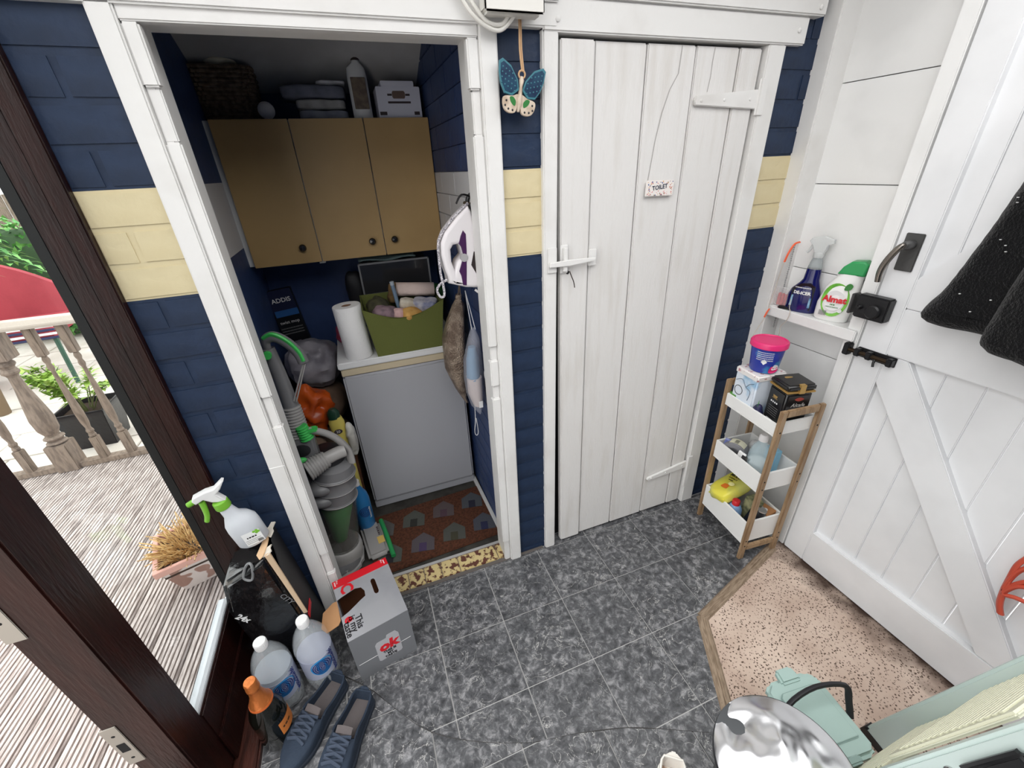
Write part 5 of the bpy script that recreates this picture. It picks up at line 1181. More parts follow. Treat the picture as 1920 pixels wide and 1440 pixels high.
# ---- mint caddy
MINT = M('mint_plastic', (160, 184, 178), .42, bump=.05); MINTD = M('mint_plastic_edge', (134, 158, 152), .45)
cd_ = thing('food_caddy', 'mint green food caddy with a black handle behind the metal bin', 'caddy', (.905, -.978, .0005), (0, 0, -.12))
q = MB(); q.prism([(-.075, -.085), (.075, -.085), (.075, .075), (-.075, .075)], 0, .23); me_ = q.data('body', MINT, bev=.016, seg=3)
for v in me_.vertices: k = .84 + .16 * v.co.z / .23; v.co.x *= k; v.co.y *= k
link('body', me_, cd_)
q = MB(); q.prism([(-.086, -.10), (-.07, -.112), (.07, -.112), (.086, -.10), (.086, .07), (.06, .09), (-.06, .09), (-.086, .07)], .231, .262); ld = q.build('lid', MINT, cd_, bev=.010, seg=3)
q = MB(); q.prism([(-.062, -.075), (.062, -.075), (.062, .045), (.05, .055), (-.05, .055), (-.062, .045)], .262, .2665); q.build('lid_panel', MINTD, ld, bev=.002)
q = MB(); q.prism([(-.0595, -.0725), (.0595, -.0725), (.0595, .043), (.048, .0525), (-.048, .0525), (-.0595, .043)], .2662, .2685); q.build('lid_inset', MINT, ld, bev=.001)
q = MB(); q.prism([(-.032, .070), (.032, .070), (.026, .108), (-.026, .108)], .250, .272); q.build('finger_tab', MINT, ld, bev=.006)
q = MB(); q.prism([(-.028, -.118), (.028, -.118), (.028, -.10), (-.028, -.10)], .240, .266); q.build('hinge_block', MINTD, ld, bev=.004)
q = MB(); q.tube([(-.092, -.03, .245), (-.094, -.01, .285), (-.088, .01, .325), (.0, .022, .338), (.088, .01, .325), (.094, -.01, .285), (.092, -.03, .245)], .0085, 10, sub=4, flat=.75); q.build('handle', M('matt_black_handle', (30, 30, 34), .5), cd_)
# ---- folded step ladder leaning back
la = thing('step_ladder', 'folded mint step ladder with cream ribbed treads, lower right corner', 'step ladder', (1.0, -1.045, .0005), (math.atan(.21), 0, 0))
CRM = M('cream_tread', (218, 218, 196), .5, bump=.1); MNT2 = M('pale_mint_metal', (200, 216, 212), .4)
for x, y0, y1 in ((-.185, -.075, .0), (.175, -.030, .034)):
    q = MB(); q.box(x - .014, x + .018, y0, y1, 0, 1.12); q.build('side_rail', MNT2, la, bev=.006)
    q = MB(); q.box(x - .016, x + .020, y0 - .004, y1 + .004, 0, .035); q.build('foot', BLACKP, la, bev=.004)
for z0, z1, yy_ in ((.20, .44, -.004), (.46, .80, .010)):
    q = MB(); q.box(-.164, .158, yy_ - .010, yy_, z0, z1); tr_ = q.build('tread', CRM, la, bev=.004)
    n = int((z1 - z0 - .05) / .017)
    for k in range(n):
        q = MB(); z = z0 + .03 + k * .017; q.box(-.150, .146, yy_, yy_ + .003, z, z + .009); q.build('tread_rib', CRM, tr_, bev=.0012)
q = MB(); q.lathe([(.012, 0), (.012, .004), (.008, .008), (0, .008)], 18, T=Matrix.Translation((-.199, -.030, .63)) @ Matrix.Rotation(-PI / 2, 4, 'Y')); q.build('rivet', STEEL, la)
q = MB(); q.box(-.222, -.199, -.070, -.020, .665, .80); q.build('grip', BLACKP, la, bev=.008, seg=3)
# ================================================================== RIGHT-HAND SIDE
# ---- three tier shelf unit
OAK = M('light_oak', (160, 134, 104), .5, bump=.25, bscale=40, var=(134, 108, 80), vscale=10, stretch=(8, 8, 1)); TRAYW = M('white_tray', (232, 232, 230), .45)
su = thing('shelf_unit', 'narrow three tier wooden shelf unit with white trays in the corner', 'shelf unit', (1.432, -.262, 0), (0, 0, -.095))
hw, hd_ = .137, .098            # half length along y, half depth along x
for sy in (-1, 1):
    y0, y1 = (sy * hw - .008, sy * hw + .008)
    q = MB(); q.box(-hd_, -hd_ + .026, y0, y1, 0, .765); lg = q.build('leg', OAK, su, bev=.003)
    q = MB(); q.box(hd_ - .026, hd_, y0, y1, 0, .765); q.build('leg', OAK, su, bev=.003)
    q = MB(); q.box(-hd_ + .026, hd_ - .026, y0 + .001, y1 - .001, .735, .765); q.build('top_bar', OAK, su, bev=.003)
    q = MB(); q.box(-hd_ + .026, hd_ - .026, y0 + .001, y1 - .001, .05, .078); q.build('lower_bar', OAK, su, bev=.003)
    if sy < 0:
        for z in (.08, .11, .40, .44, .675):
            for x in (-hd_ + .013, hd_ - .013):
                q = MB(); q.lathe([(.0035, 0), (.0035, .0006), (0, .0006)], 10, T=Matrix.Translation((x, y0, z)) @ Matrix.Rotation(PI / 2, 4, 'X')); q.build('screw_hole', DARK, su)
tz = ((.085, .205), (.375, .465), (.650, .705))
for z0, z1 in tz:
    b = MB(); a, c = hd_ - .004, hw - .009
    b.box(-a, a, -c, c, z0, z0 + .008)
    t_ = b.build('tray', TRAYW, su, bev=.001)
    for bb in ((-a, -a + .008, -c, c), (a - .008, a, -c, c), (-a + .008, a - .008, -c, -c + .008), (-a + .008, a - .008, c - .008, c)):
        q = MB(); q.box(*bb, z0 + .008, z1); q.build('tray_side', TRAYW, t_, bev=.0015)
def on_unit(x, y, z):
    p = su.matrix_basis @ Vector((x, y, z)); return (p.x, p.y, p.z)
RU = -.095
# top tray
z3 = .6585
tn = thing('floral_tin', 'white tin with blue floral print under the pink lidded tub', 'tin', on_unit(-.035, .056, z3), (0, 0, RU))
TINM = M('tin_white_blue', (214, 222, 232), .35, var=(150, 186, 214), vscale=14, vlo=.52, vhi=.66)
q = MB(); q.box(-.050, .080, -.052, .060, 0, .165); q.build('body', TINM, tn, bev=.006, seg=3)
q = MB(); q.box(-.053, .083, -.055, .063, .150, .178); q.build('lid', M('tin_lid_floral', (226, 222, 220), .35, var=(176, 120, 124), vscale=60, vlo=.58, vhi=.62), tn, bev=.006, seg=3)
face = lambda a, z, o=.0008: frame_map((-.050 - o, a, z), (0, -1, 0), (0, 0, 1), (-1, 0, 0))
q = MB(); q.box(-.0512, -.050, -.046, .030, .004, .045); q.build('blue_panel', M('tin_blue_panel', (126, 186, 222), .4), tn)
place('fine_print', fine_print(3, .012), M('print_blue', (44, 84, 160), .5), tn, face(.012, .034, .0016), 0)
place('fine_print', fine_print(8, .013), M('print_purple', (110, 60, 140), .5), tn, face(-.006, .017, .0016), 0)
me = shape([[(.021 * math.cos(i * PI / 16), .021 * math.sin(i * PI / 16)) for i in range(32)], [(.0185 * math.cos(i * PI / 16), .0185 * math.sin(i * PI / 16)) for i in range(32)]], .0006); place('badge_ring', me, BLKP, tn, face(.028, .082), 0)
q = MB(); q.tube([(-.051, .05, .12), (-.051, .02, .135), (-.051, -.005, .11), (-.051, -.03, .10), (-.051, -.025, .06)], .0014, 6, sub=5); q.tube([(-.051, -.005, .11), (-.051, -.02, .13), (-.051, -.04, .14)], .0014, 6, sub=4); q.build('branch_print', M('print_grey_blue', (110, 124, 140), .5), tn)
tb = thing('washing_tub', 'blue plastic tub with a bright pink lid on the floral tin', 'tub', on_unit(-.020, .056, z3 + .179), (0, 0, RU))
q = MB(); q.lathe([(.046, 0), (.049, .004), (.058, .098), (.058, .104)], 36); q.build('body', M('tub_blue', (44, 60, 158), .35, var=(60, 130, 190), vscale=9, vlo=.5, vhi=.56), tb)
PINK = M('pink_lid', (216, 44, 110), .35)
q = MB(); q.lathe([(.060, .100), (.0655, .102), (.0655, .118), (.062, .123), (.056, .124), (.054, .121), (0, .121)], 40); q.build('lid', PINK, tb)
cm = lambda z, a, o=.001: (lambda c: cyl_map(.0535 + o, z, a)(c))
me = shape([[(0, -.011), (.011, 0), (0, .011), (-.011, 0)]], .0006); place('hazard_diamond', me, LW, tb, lambda c: cyl_map(.0555, .05, -2.45)(c), 0)
me = shape([[(-.016, -.012), (.0, -.016), (.020, -.008), (.018, .008), (.004, .002), (-.008, .012)]], .0006, smoothed=True); place('pink_splash', me, PINK, tb, lambda c: cyl_map(.054, .022, -1.75)(c), 0)
me = shape([[(-.012, -.010), (.014, -.006), (.012, .006), (-.004, .010)]], .0006, smoothed=True); place('white_splash', me, LW, tb, lambda c: cyl_map(.0545, .030, -1.65)(c), 0)
for k in range(5): place('fine_print', fine_print(16, .0055), LW, tb, lambda c, k=k: cyl_map(.0578, .088 - k * .0075, -2.45)(c), 0)
bt_ = thing('coffee_tin', 'black coffee tin with gold bands on the top tray', 'tin', on_unit(.010, -.062, z3), (0, 0, RU - .16))
BT = M('tin_black', (24, 23, 24), .3, coat=.3); GOLD = M('tin_gold', (186, 152, 92), .35, metal=.5)
q = MB(); q.box(-.053, .053, -.048, .048, 0, .150); q.build('body', BT, bt_, bev=.010, seg=3)
q = MB(); q.box(-.056, .056, -.051, .051, .150, .158); q.build('gold_band', GOLD, bt_, bev=.003)
q = MB(); q.box(-.057, .057, -.052, .052, .158, .184); q.build('lid', BT, bt_, bev=.009, seg=3)
q = MB(); q.box(-.012, .010, -.0535, -.038, .150, .1852); q.build('clasp_label', GOLD, bt_, bev=.001)
fx = lambda a, z, o=.0008: frame_map((-.053 - o, a, z), (0, -1, 0), (0, 0, 1), (-1, 0, 0)); fyy = lambda a, z, o=.0008: frame_map((a, -.048 - o, z), (1, 0, 0), (0, 0, 1), (0, -1, 0))
me = shape([[(-.012, 0), (.012, 0), (.009, -.009), (-.009, -.009)]], .0006); place('cup_print', me, GOLD, bt_, fx(.004, .118), 0)
me = shape([[(-.015, -.011), (.015, -.011), (.012, -.013), (-.012, -.013)]], .0006); place('saucer_print', me, GOLD, bt_, fx(.004, .118), 0)
for k in range(4): me = shape([[(.0035 * math.cos(i * PI / 6), .0035 * math.sin(i * PI / 6)) for i in range(12)]], .0006); place('bean_print', me, LW, bt_, fx(.018 - k * .010, .090), 0)
for k in range(5): place('fine_print', fine_print(16, .0048), M('print_grey', (130, 130, 130), .6), bt_, fx(.0, .070 - k * .009), 0)
q = MB(); q.box(-.0542, -.053, -.022, .022, .004, .016); q.build('barcode_label', LW, bt_)
place('lettering', text('Alcafe', .022, shear=.25), M('print_pale_grey', (186, 182, 178), .5), bt_, fyy(.0, .100), 0)
me = shape([[(-.018, 0), (0, .008), (.018, 0), (0, -.008)]], .0006, smoothed=True); place('red_emblem', me, M('print_dull_red', (150, 60, 50), .5), bt_, fyy(0, .125), 0)
me = shape([[(-.014, -.006), (.012, -.004), (.014, .004), (-.010, .007)]], .0006, smoothed=True); place('gold_bean', me, GOLD, bt_, frame_map((-.01, .018, .1845), (1, 0, 0), (0, 1, 0), (0, 0, 1)), 0)
al = thing('aloe_leaves', 'green plastic leaves tucked behind the tray edge', 'leaves', on_unit(-.078, -.018, z3))
for k, (a, l) in enumerate(((-.4, .07), (.0, .085), (.5, .065))):
    q = MB(); q.tube([(0, k * .008 - .008, 0), (math.sin(a) * .01, k * .010 - .01 - math.sin(a) * .01, l * .5), (math.sin(a) * .02, k * .014 - .014 - math.sin(a) * .03, l)], lambda t: .009 * (1 - t) + .001, 8, sub=4, flat=.5); q.build('leaf', M('leaf_bright', (72, 150, 60), .4), al)
q = MB(); q.box(-.006, .006, -.02, .02, 0, .055); tag(q.build('green_packet', M('packet_green', (90, 150, 70), .4), None, on_unit(-.080, .105, z3), (0, 0, RU), bev=.003), 'green packet edge at the far end of the top tray', 'packet')
q = MB(); q.blob((0, 0, 0), (.018, .02, .035), amp=.006, freq=40, n=18, m=12); tag(q.build('navy_pouch', M('navy_pouch', (34, 36, 70), .5), None, on_unit(-.074, -.020, z3 + .034)), 'small navy pouch between the two tins', 'pouch')
# middle tray
z2 = .3835
tp = thing('tape_roll', 'wide grey tape roll with a barcode label on the middle tray', 'tape', on_unit(-.045, .062, z2 + .052), (0, 0, RU + .5))
q = MB(); TT = Matrix.Rotation(PI / 2, 4, 'Y'); q.lathe([(.030, -.026), (.050, -.026), (.052, -.024), (.052, .024), (.050, .026), (.030, .026), (.030, -.026)], 36, T=TT); q.build('roll', M('grey_tape', (128, 128, 132), .45), tp)
q = MB(); q.lathe([(.0525, -.020), (.0525, .020)], 16, T=Matrix.Rotation(PI / 2, 4, 'Y'), a0=2.6, a1=3.9); lbp = q.build('label', M('cream_label', (222, 220, 196), .6), tp)
for k in range(7):
    q = MB(); q.lathe([(.0530, -.016 + k * .004), (.0530, -.014 + k * .004)], 6, T=Matrix.Rotation(PI / 2, 4, 'Y'), a0=3.0, a1=3.3); q.build('barcode_bar', BLKP, lbp)
sd = thing('soap_bottle', 'clear blue soap bottle with white cap on the middle tray', 'bottle', on_unit(-.028, -.040, z2), (0, 0, RU))
q = MB(); loft(q, [(0, 0, 0, .036, .036), (.006, 0, 0, .040, .040), (.07, 0, 0, .042, .040), (.12, 0, 0, .040, .036), (.15, 0, 0, .030, .028), (.168, 0, 0, .016, .016), (.178, 0, 0, .015, .015)], 30); q.build('body', M('clear_blue_plastic', (206, 228, 236), .08, alpha=.34), sd)
q = MB(); loft(q, [(.006, 0, 0, .036, .036), (.075, 0, 0, .037, .035)], 24); q.build('liquid', M('cloudy_soap', (216, 222, 222), .5), sd)
q = MB(); q.lathe([(.0175, .176), (.0175, .196), (.015, .199), (.012, .204), (0, .205)], 22); q.build('cap', M('white_cap', (226, 224, 224), .4), sd)
me = shape([[(0, -.018), (.011, 0), (0, .018), (-.011, 0)]], .0006); place('red_label', me, REDP, sd, cyl_map(.0425, .085, -1.45), 0)
bb = thing('blue_pack', 'pale blue pack behind the soap bottle', 'pack', on_unit(.045, -.040, z2), (0, 0, RU)); q = MB(); q.box(-.016, .016, -.028, .028, 0, .120); q.build('carton', M('pale_blue_card', (140, 190, 214), .45), bb, bev=.004)
for k, (x, y, rz, c, lb_, hh) in enumerate(((-.072, .098, .5, (96, 104, 160), 'purple striped card leaning at the far end of the middle tray', .098), (-.080, .010, .2, (222, 222, 220), 'white folded card beside the tape roll', .095), (-.078, -.012, .35, (46, 44, 48), 'dark card next to the white folded card', .085))):
    q = MB(); q.box(-.003, .003, -.017, .017, 0, hh); tag(q.build('card', M('card_%d' % k, c, .5, var=(min(c[0] + 50, 255), min(c[1] + 50, 255), min(c[2] + 40, 255)), vscale=60), None, on_unit(x, y, z2), (.12, .12, RU + rz), bev=.001), lb_, 'card')
q = MB(); q.blob((0, 0, 0), (.03, .026, .05), amp=.01, freq=26, n=20, m=12); tag(q.build('clear_wrapper', M('clear_wrap', (206, 206, 206), .25, alpha=.7), None, on_unit(.038, .048, z2 + .05)), 'clear crinkled wrapper behind the tape roll', 'wrapper')
# bottom tray
z1_ = .0935
wp = thing('wipes_pack', 'yellow pack of multi surface wipes on the bottom tray', 'wipes', on_unit(-.020, .060, z1_ + .130), (-.30, -.30, RU + .10))
YEL = M('wipes_yellow', (226, 216, 80), .35, bump=.4, bscale=30, var=(206, 206, 110), vscale=10)
q = MB(); q.blob((0, 0, 0), (.088, .062, .029), n=32, m=14, e=.5, amp=.005, freq=24); q.build('pack', YEL, wp)
tpf = lambda x, y: frame_map((x, y, .0335), (0, -1, 0), (1, 0, 0), (0, 0, 1))
place('lettering', text('MULTI', .022, bold=.0006), BLKP, wp, tpf(.045, .0), 0); place('lettering', text('SURFACE', .012), BLKP, wp, tpf(.026, .0), 0); place('lettering', text('WIPES', .010), BLKP, wp, tpf(.012, .0), 0)
me = shape([[(-.014, -.012), (.014, -.012), (.016, .0), (.010, .012), (-.012, .012), (-.016, 0)]], .0008, smoothed=True); place('orange_print', me, M('print_orange', (226, 120, 40), .5), wp, tpf(-.030, -.012), 0)
me = shape([[(.016 * math.cos(i * PI / 8), .011 * math.sin(i * PI / 8)) for i in range(16)]], .0008); place('lemon_print', me, M('print_lemon', (246, 240, 170), .5), wp, tpf(-.006, -.024), 0)
for sx_ in (-1, 1):
    q = MB(); q.box(sx_ * .076 - .010, sx_ * .076 + .010, -.048, .048, -.003, .003); q.build('sealed_end', YEL, wp, bev=.001)
rc = thing('blue_bottle_red_cap', 'small pale blue bottle with a red cap on the bottom tray', 'bottle', on_unit(-.055, -.020, z1_), (0, 0, RU)); q = MB(); q.lathe([(.028, 0), (.031, .005), (.031, .085), (.022, .105), (.014, .112)], 26); q.build('body', M('pale_blue_plastic', (126, 160, 200), .35), rc)
q = MB(); q.lathe([(.0165, .110), (.0165, .130), (.014, .133), (0, .133)], 20); q.build('cap', M('red_cap', (196, 40, 48), .35), rc)
cn = thing('black_can', 'black and blue drinks can lying tilted on the bottom tray', 'can', on_unit(-.035, -.078, z1_ + .005), (.12, .30, RU)); q = MB(); q.lathe([(.026, 0), (.030, .006), (.030, .120), (.025, .132), (0, .131)], 28); q.build('body', M('can_black', (24, 26, 32), .3, var=(90, 130, 160), vscale=22, vlo=.60, vhi=.64), cn)
q = MB(); q.lathe([(.0255, .131), (.0265, .136), (.024, .137)], 28); q.build('rim', STEEL, cn)
place('fine_print', fine_print(3, .020), LW, cn, lambda c: cyl_map(.0308, .045, -2.5)(Vector((-c.y, c.x, c.z))), 0)
tc_ = thing('tea_carton', 'dull green and beige carton behind the blue bottle', 'carton', on_unit(.005, -.030, z1_), (.15, 0, RU)); q = MB(); q.box(-.018, .030, -.028, .028, 0, .150); q.build('box', M('beige_green_card', (160, 158, 120), .5, var=(90, 96, 70), vscale=24), tc_, bev=.002)
kb = thing('kraft_box', 'small brown cardboard box with an oval label on the bottom tray', 'box', on_unit(.048, -.078, z1_), (0, 0, RU + .25)); q = MB(); q.box(-.034, .034, -.034, .034, 0, .105); q.build('box', M('kraft_box_card', (170, 122, 80), .8), kb, bev=.002)
me = shape([[(.015 * math.cos(i * PI / 12), .010 * math.sin(i * PI / 12)) for i in range(24)]], .0006); place('oval_label', me, LW, kb, frame_map((-.006, -.004, .1056), (1, 0, 0), (0, 1, 0), (0, 0, 1)), 0)
# ---- on the small shelf
zs = 1.0345
di = thing('deicer_spray', 'dark blue windscreen de-icer trigger bottle on the white shelf', 'spray bottle', (1.598, -.158, zs), (0, 0, .30))
DB = M('deicer_blue', (16, 18, 84), .12, coat=.5)
q = MB(); loft(q, [(0, 0, 0, .024, .050), (.006, 0, 0, .026, .055), (.06, 0, 0, .027, .056), (.085, 0, -.002, .026, .049), (.110, 0, -.008, .022, .034), (.125, 0, -.010, .020, .027), (.165, 0, -.010, .018, .024)], 32); q.build('body', DB, di)
q = MB(); loft(q, [(.165, 0, -.010, .018, .024), (.188, 0, -.010, .016, .020), (.206, 0, -.010, .014, .015)], 28); q.build('clear_neck', M('clear_neck', (214, 220, 222), .08, trans=.7, ior=1.2), di)
CT = M('clear_trigger', (228, 230, 230), .12, trans=.45, ior=1.2)
q = MB(); q.lathe([(.017, .206), (.0175, .222), (.015, .226)], 22, (0, -.010, 0)); q.build('collar', CT, di)
me = shape([[(-.016, .222), (.016, .222), (.026, .246), (.040, .262), (.034, .274), (-.006, .282), (-.036, .272), (-.038, .258), (-.022, .252)]], .022, bev=.003); place('trigger_head', me, CT, di, frame_map((0, -.012, 0), (0, 1, 0), (0, 0, 1), (1, 0, 0)))
q = MB(); q.tube([(0, .016, .252), (0, .020, .236), (0, .030, .220)], .005, 8, sub=3); q.build('trigger', CT, di)
dl = lambda y, z: frame_map((-.0285, y, z), (0, -1, 0), (0, 0, 1), (-1, 0, 0))
me = shape([[(-.038, -.002), (.038, -.002), (.038, .088), (.02, .102), (-.01, .098), (-.038, .075)]], .0012); lp = place('label', me, M('label_near_black', (18, 20, 28), .35), di, lambda c: Vector((-.0275 + .010 * (c.x / .045) ** 2 - c.z, -c.x, .014 + c.y)), 0)
me = shape([[(-.036, 0), (.036, 0), (.034, .038), (-.034, .042)]], .0008); place('windscreen_print', me, M('print_ice_blue', (150, 190, 214), .5, var=(70, 110, 150), vscale=30), lp, lambda c: Vector((-.0286 + .010 * (c.x / .045) ** 2 - c.z, -c.x, .022 + c.y)), 0)
place('lettering', text('DE-ICER', .016, bold=.0006), LW, lp, lambda c: Vector((-.0288 + .010 * (c.x / .045) ** 2 - c.z, -c.x, .076 + c.y)), 0)
place('fine_print', fine_print(12, .007), LW, lp, lambda c: Vector((-.0288 + .010 * (c.x / .045) ** 2 - c.z, -c.x, .096 + c.y)), 0)
am = thing('detergent_bottle', 'white laundry liquid bottle with a green cap on the white shelf', 'bottle', (1.598, -.277, zs), (0, 0, .28))
AW = M('detergent_white', (236, 236, 234), .32)
q = MB(); loft(q, [(0, 0, 0, .022, .048), (.006, 0, 0, .026, .053), (.06, 0, -.002, .029, .056), (.12, 0, -.010, .028, .050), (.155, 0, -.020, .026, .040), (.172, 0, -.024, .026, .038)], 36); q.build('body', AW, am)
me = shape([[(-.040, 0), (.038, 0), (.026, .026), (.006, .046), (-.030, .050), (-.044, .040)]], .050, bev=.006, res=2); place('cap', me, M('cap_green', (44, 148, 84), .35), am, frame_map((0, -.024, .170), (0, 1, 0), (0, 0, 1), (1, 0, 0)))
af = lambda dx, y, z, o: (lambda c: Vector((-.0305 - o + .016 * ((c.x + dx) / .06) ** 2 + .002 * abs(z + c.y - .07) / .07 - c.z, y - c.x, z + c.y)))
ell = lambda a, b, n=28: [(a * math.cos(2 * PI * i / n), b * math.sin(2 * PI * i / n)) for i in range(n)]
place('label_green', shape([ell(.042, .060)], .0006), M('label_leaf_green', (120, 190, 70), .4, var=(86, 160, 50), vscale=18), am, af(0, -.004, .080, .0), 0)
place('label_white', shape([ell(.031, .036)], .0006), LW, am, af(0, -.004, .078, .0012), 0)
place('lettering', text('Almat', .030, bold=.0012), M('print_red2', (206, 30, 44), .4), am, af(0, -.004, .082, .0024), 0)
place('fine_print', fine_print(3, .008), M('print_green', (50, 120, 50), .5), am, af(0, -.004, .064, .0024), 0)
place('fine_print', fine_print(11, .0055), M('print_green', (50, 120, 50), .5), am, af(0, -.004, .055, .0024), 0)
place('leaf_print', shape([[(-.010, -.010), (.006, -.008), (.012, .006), (.002, .014), (-.008, .006)]], .0006, smoothed=True), M('print_green', (50, 120, 50), .5), am, af(0, -.034, .130, .0006), 0)
for k in range(6): place('barcode_bar', shape([[(-.0012, -.009), (.0012, -.009), (.0012, .009), (-.0012, .009)]], .0006), M('print_grey', (130, 130, 130), .6), am, af(0, .030 - k * .004, .030, .0012), 0)
place('badge', shape([ell(.007, .007)], .0006), LW, am, af(0, -.030, .046, .0024), 0)
pk = thing('battery_pack', 'clear packet of red batteries at the left end of the shelf', 'packet', (1.590, -.085, zs), (0, 0, -.15))
for k in range(3):
    q = MB(); q.lathe([(.0072, .004), (.0072, .050), (.003, .051), (.003, .053)], 14, (-.002, .018 - k * .0165, 0)); q.build('battery', M('battery_red', (196, 60, 66), .3, metal=.3), pk)
q = MB(); q.box(-.014, .010, -.036, .034, .001, .075); q.build('clear_case', M('clear_blister', (236, 236, 236), .15, alpha=.28), pk, bev=.004)
q = MB(); q.box(-.010, .010, -.03, .03, 0, .011); tag(q.build('black_penknife', BLACKP, None, (1.572, -.120, zs), (0, 0, .3), bev=.004), 'small black penknife lying in front of the batteries', 'penknife')
# cord, tag and measuring strip on the post
ex = thing('plastic_strip', 'clear edging strip with dark tick marks hung on the corner post', 'strip', (1.60, -.0565, .93))
q = MB(); q.box(.006, .014, -.003, -.0005, 0, .345); q.build('strip', M('clear_strip', (220, 220, 220), .2, alpha=.5), ex)
tk = MB()
for k in range(40): tk.box(.006, .006 + (.009 if k % 4 == 0 else .006), -.0036, -.0030, .006 + k * .0085, .0085 + k * .0085)
stuff(tk.build('tick_marks', M('tick_grey', (96, 92, 92), .6), ex, smooth=0))
oc = thing('orange_cord', 'orange and grey wire looped over the post beside the batteries', 'wire', (1.575, -.062, 1.28))
q = MB(); q.tube([(.05, -.004, .0), (.02, -.006, -.005), (.0, -.006, -.035), (-.008, -.004, -.07)], .0038, 7, sub=5, flat=.5); q.build('orange_band', M('orange_rubber', (222, 92, 54), .45), oc)
q = MB(); q.tube([(-.008, -.004, -.07), (-.012, -.002, -.10), (-.02, -.004, -.17), (-.030, -.004, -.24), (-.035, -.01, -.27), (-.075, -.012, -.33), (-.090, -.01, -.37), (-.080, -.01, -.41)], .0016, 6, sub=5); q.build('wire', M('pale_wire', (186, 176, 164), .5), oc)
q = MB(); q.tube([(-.028, -.008, -.255), (-.042, -.012, -.262), (-.055, -.014, -.285)], .0030, 6, sub=4, flat=.5); q.build('orange_end', M('orange_rubber', (222, 92, 54), .45), oc)
hc = thing('hanging_wire', 'thin pale wire hanging over the front edge of the white shelf', 'wire', (1.550, -.158, 1.03))
q = MB(); q.tube([(.012, .02, .050), (.004, .012, .02), (-.002, .0, .006), (-.004, .004, -.03), (-.003, .022, -.06), (-.003, .020, -.10), (-.004, .045, -.15)], .0014, 6, sub=5); q.build('wire', M('pale_wire', (186, 176, 164), .5), hc)
# ---- sign, butterfly, junction box
sg = thing('toilet_sign', 'small white ceramic sign reading toilet with a floral border', 'sign', (.981, -.004, 1.503), (0, math.radians(1.5), 0))
q = MB(); q.box(-.054, .054, -.007, .0, -.024, .024); q.build('plaque', M('ceramic_white', (232, 226, 222), .25), sg, bev=.002)
place('lettering', text('TOILET', .0185, bold=.0003), M('print_slate', (44, 52, 74), .5), sg, frame_map((-.002, -.0078, .003), (.985, 0, .12), (-.12, 0, .985), (0, -1, 0)), 0)
random.seed(9); fcol = [M('flower_%d' % i, c, .5) for i, c in enumerate(((196, 120, 106), (206, 166, 120), (122, 110, 84), (70, 86, 140), (214, 150, 150)))]
k = 0
while k < 70:
    x, z = random.uniform(-.050, .050), random.uniform(-.021, .021)
    if abs(x) < .036 and -.008 < z < .014: continue
    q = MB(); q.lathe([(random.uniform(.0012, .0026), 0), (0, .0006)], 7, T=Matrix.Translation((x, -.007, z)) @ Matrix.Rotation(PI / 2, 4, 'X')); q.build('flower', fcol[random.randrange(5)], sg, smooth=0); k += 1
bf = thing('butterfly_ornament', 'blue and cream ceramic butterfly hung on twine between the doorways', 'ornament', (.486, -.034, 1.763), (0, math.radians(10), 0))
bf.scale = (1.08, 1.08, 1.08)
TEAL = M('butterfly_teal', (24, 62, 88), .3, var=(16, 40, 70), vscale=40, coat=.4); TEALE = M('butterfly_teal_edge', (58, 116, 130), .35); CRMB = M('butterfly_cream', (206, 190, 172), .4, var=(180, 160, 140), vscale=50)
bfm = frame_map((0, 0, 0), (1, 0, 0), (0, 0, 1), (0, -1, 0))
for s_ in (-1, 1):
    wg = [(.004 * s_, -.002), (.010 * s_, .018), (.030 * s_, .042), (.052 * s_, .052), (.060 * s_, .046), (.058 * s_, .024), (.052 * s_, .004), (.040 * s_, -.014), (.020 * s_, -.016)]
    pw = place('upper_wing', shape([wg], .007, bev=.001), TEALE, bf, bfm)
    sm = [((a - .034 * s_) * .84 + .034 * s_, (b - .016) * .84 + .016) for a, b in wg]; place('wing_panel', shape([sm], .0086), TEAL, pw, bfm)
    k = 0
    for i in range(5):
        for j in range(5):
            x, z = (.016 + i * .0085), (-.006 + j * .010 + i * .003)
            if z > .042 or z > x * .95 + .004 or x > .056 - .0: continue
            q = MB(); q.lathe([(.0018, 0), (.0012, .0008), (0, .001)], 8, T=Matrix.Translation((x * s_, -.0043, z)) @ Matrix.Rotation(PI / 2, 4, 'X')); q.build('bead', TEALE, pw)
    lw_ = [(.003 * s_, -.012), (.020 * s_, -.016), (.040 * s_, -.020), (.042 * s_, -.034), (.034 * s_, -.048), (.018 * s_, -.052), (.006 * s_, -.044)]
    lwg = place('lower_wing', shape([lw_], .009, bev=.0015, smoothed=True), CRMB, bf, bfm)
    place('green_spot', shape([[(.012 * s_, -.036), (.010 * s_, -.026), (.018 * s_, -.018), (.026 * s_, -.020), (.022 * s_, -.030)]], .0100, smoothed=True), M('butterfly_green', (52, 120, 60), .3), lwg, bfm)
    for x, z in ((.034, -.028), (.036, -.038), (.027, -.044), (.016, -.045)):
        q = MB(); q.lathe([(.0026, 0), (0, .001)], 8, T=Matrix.Translation((x * s_, -.0046, z)) @ Matrix.Rotation(PI / 2, 4, 'X')); q.build('dark_spot', BLKP, lwg)
q = MB(); loft(q, [(-.046, 0, 0, .003, .004), (-.030, 0, -.002, .007, .008), (-.012, 0, -.002, .005, .007), (.006, 0, -.002, .0035, .006), (.018, 0, -.002, .006, .007), (.026, 0, 0, .003, .004)], 16); q.build('body', CRMB, bf)
q = MB(); q.tube([(.008 * math.cos(a) , 0, .030 + .008 * math.sin(a)) for a in [i * PI / 8 for i in range(16)]], .0022, 6, closed=True); q.build('twine_ring', M('jute_twine', (196, 160, 124), .9), bf)
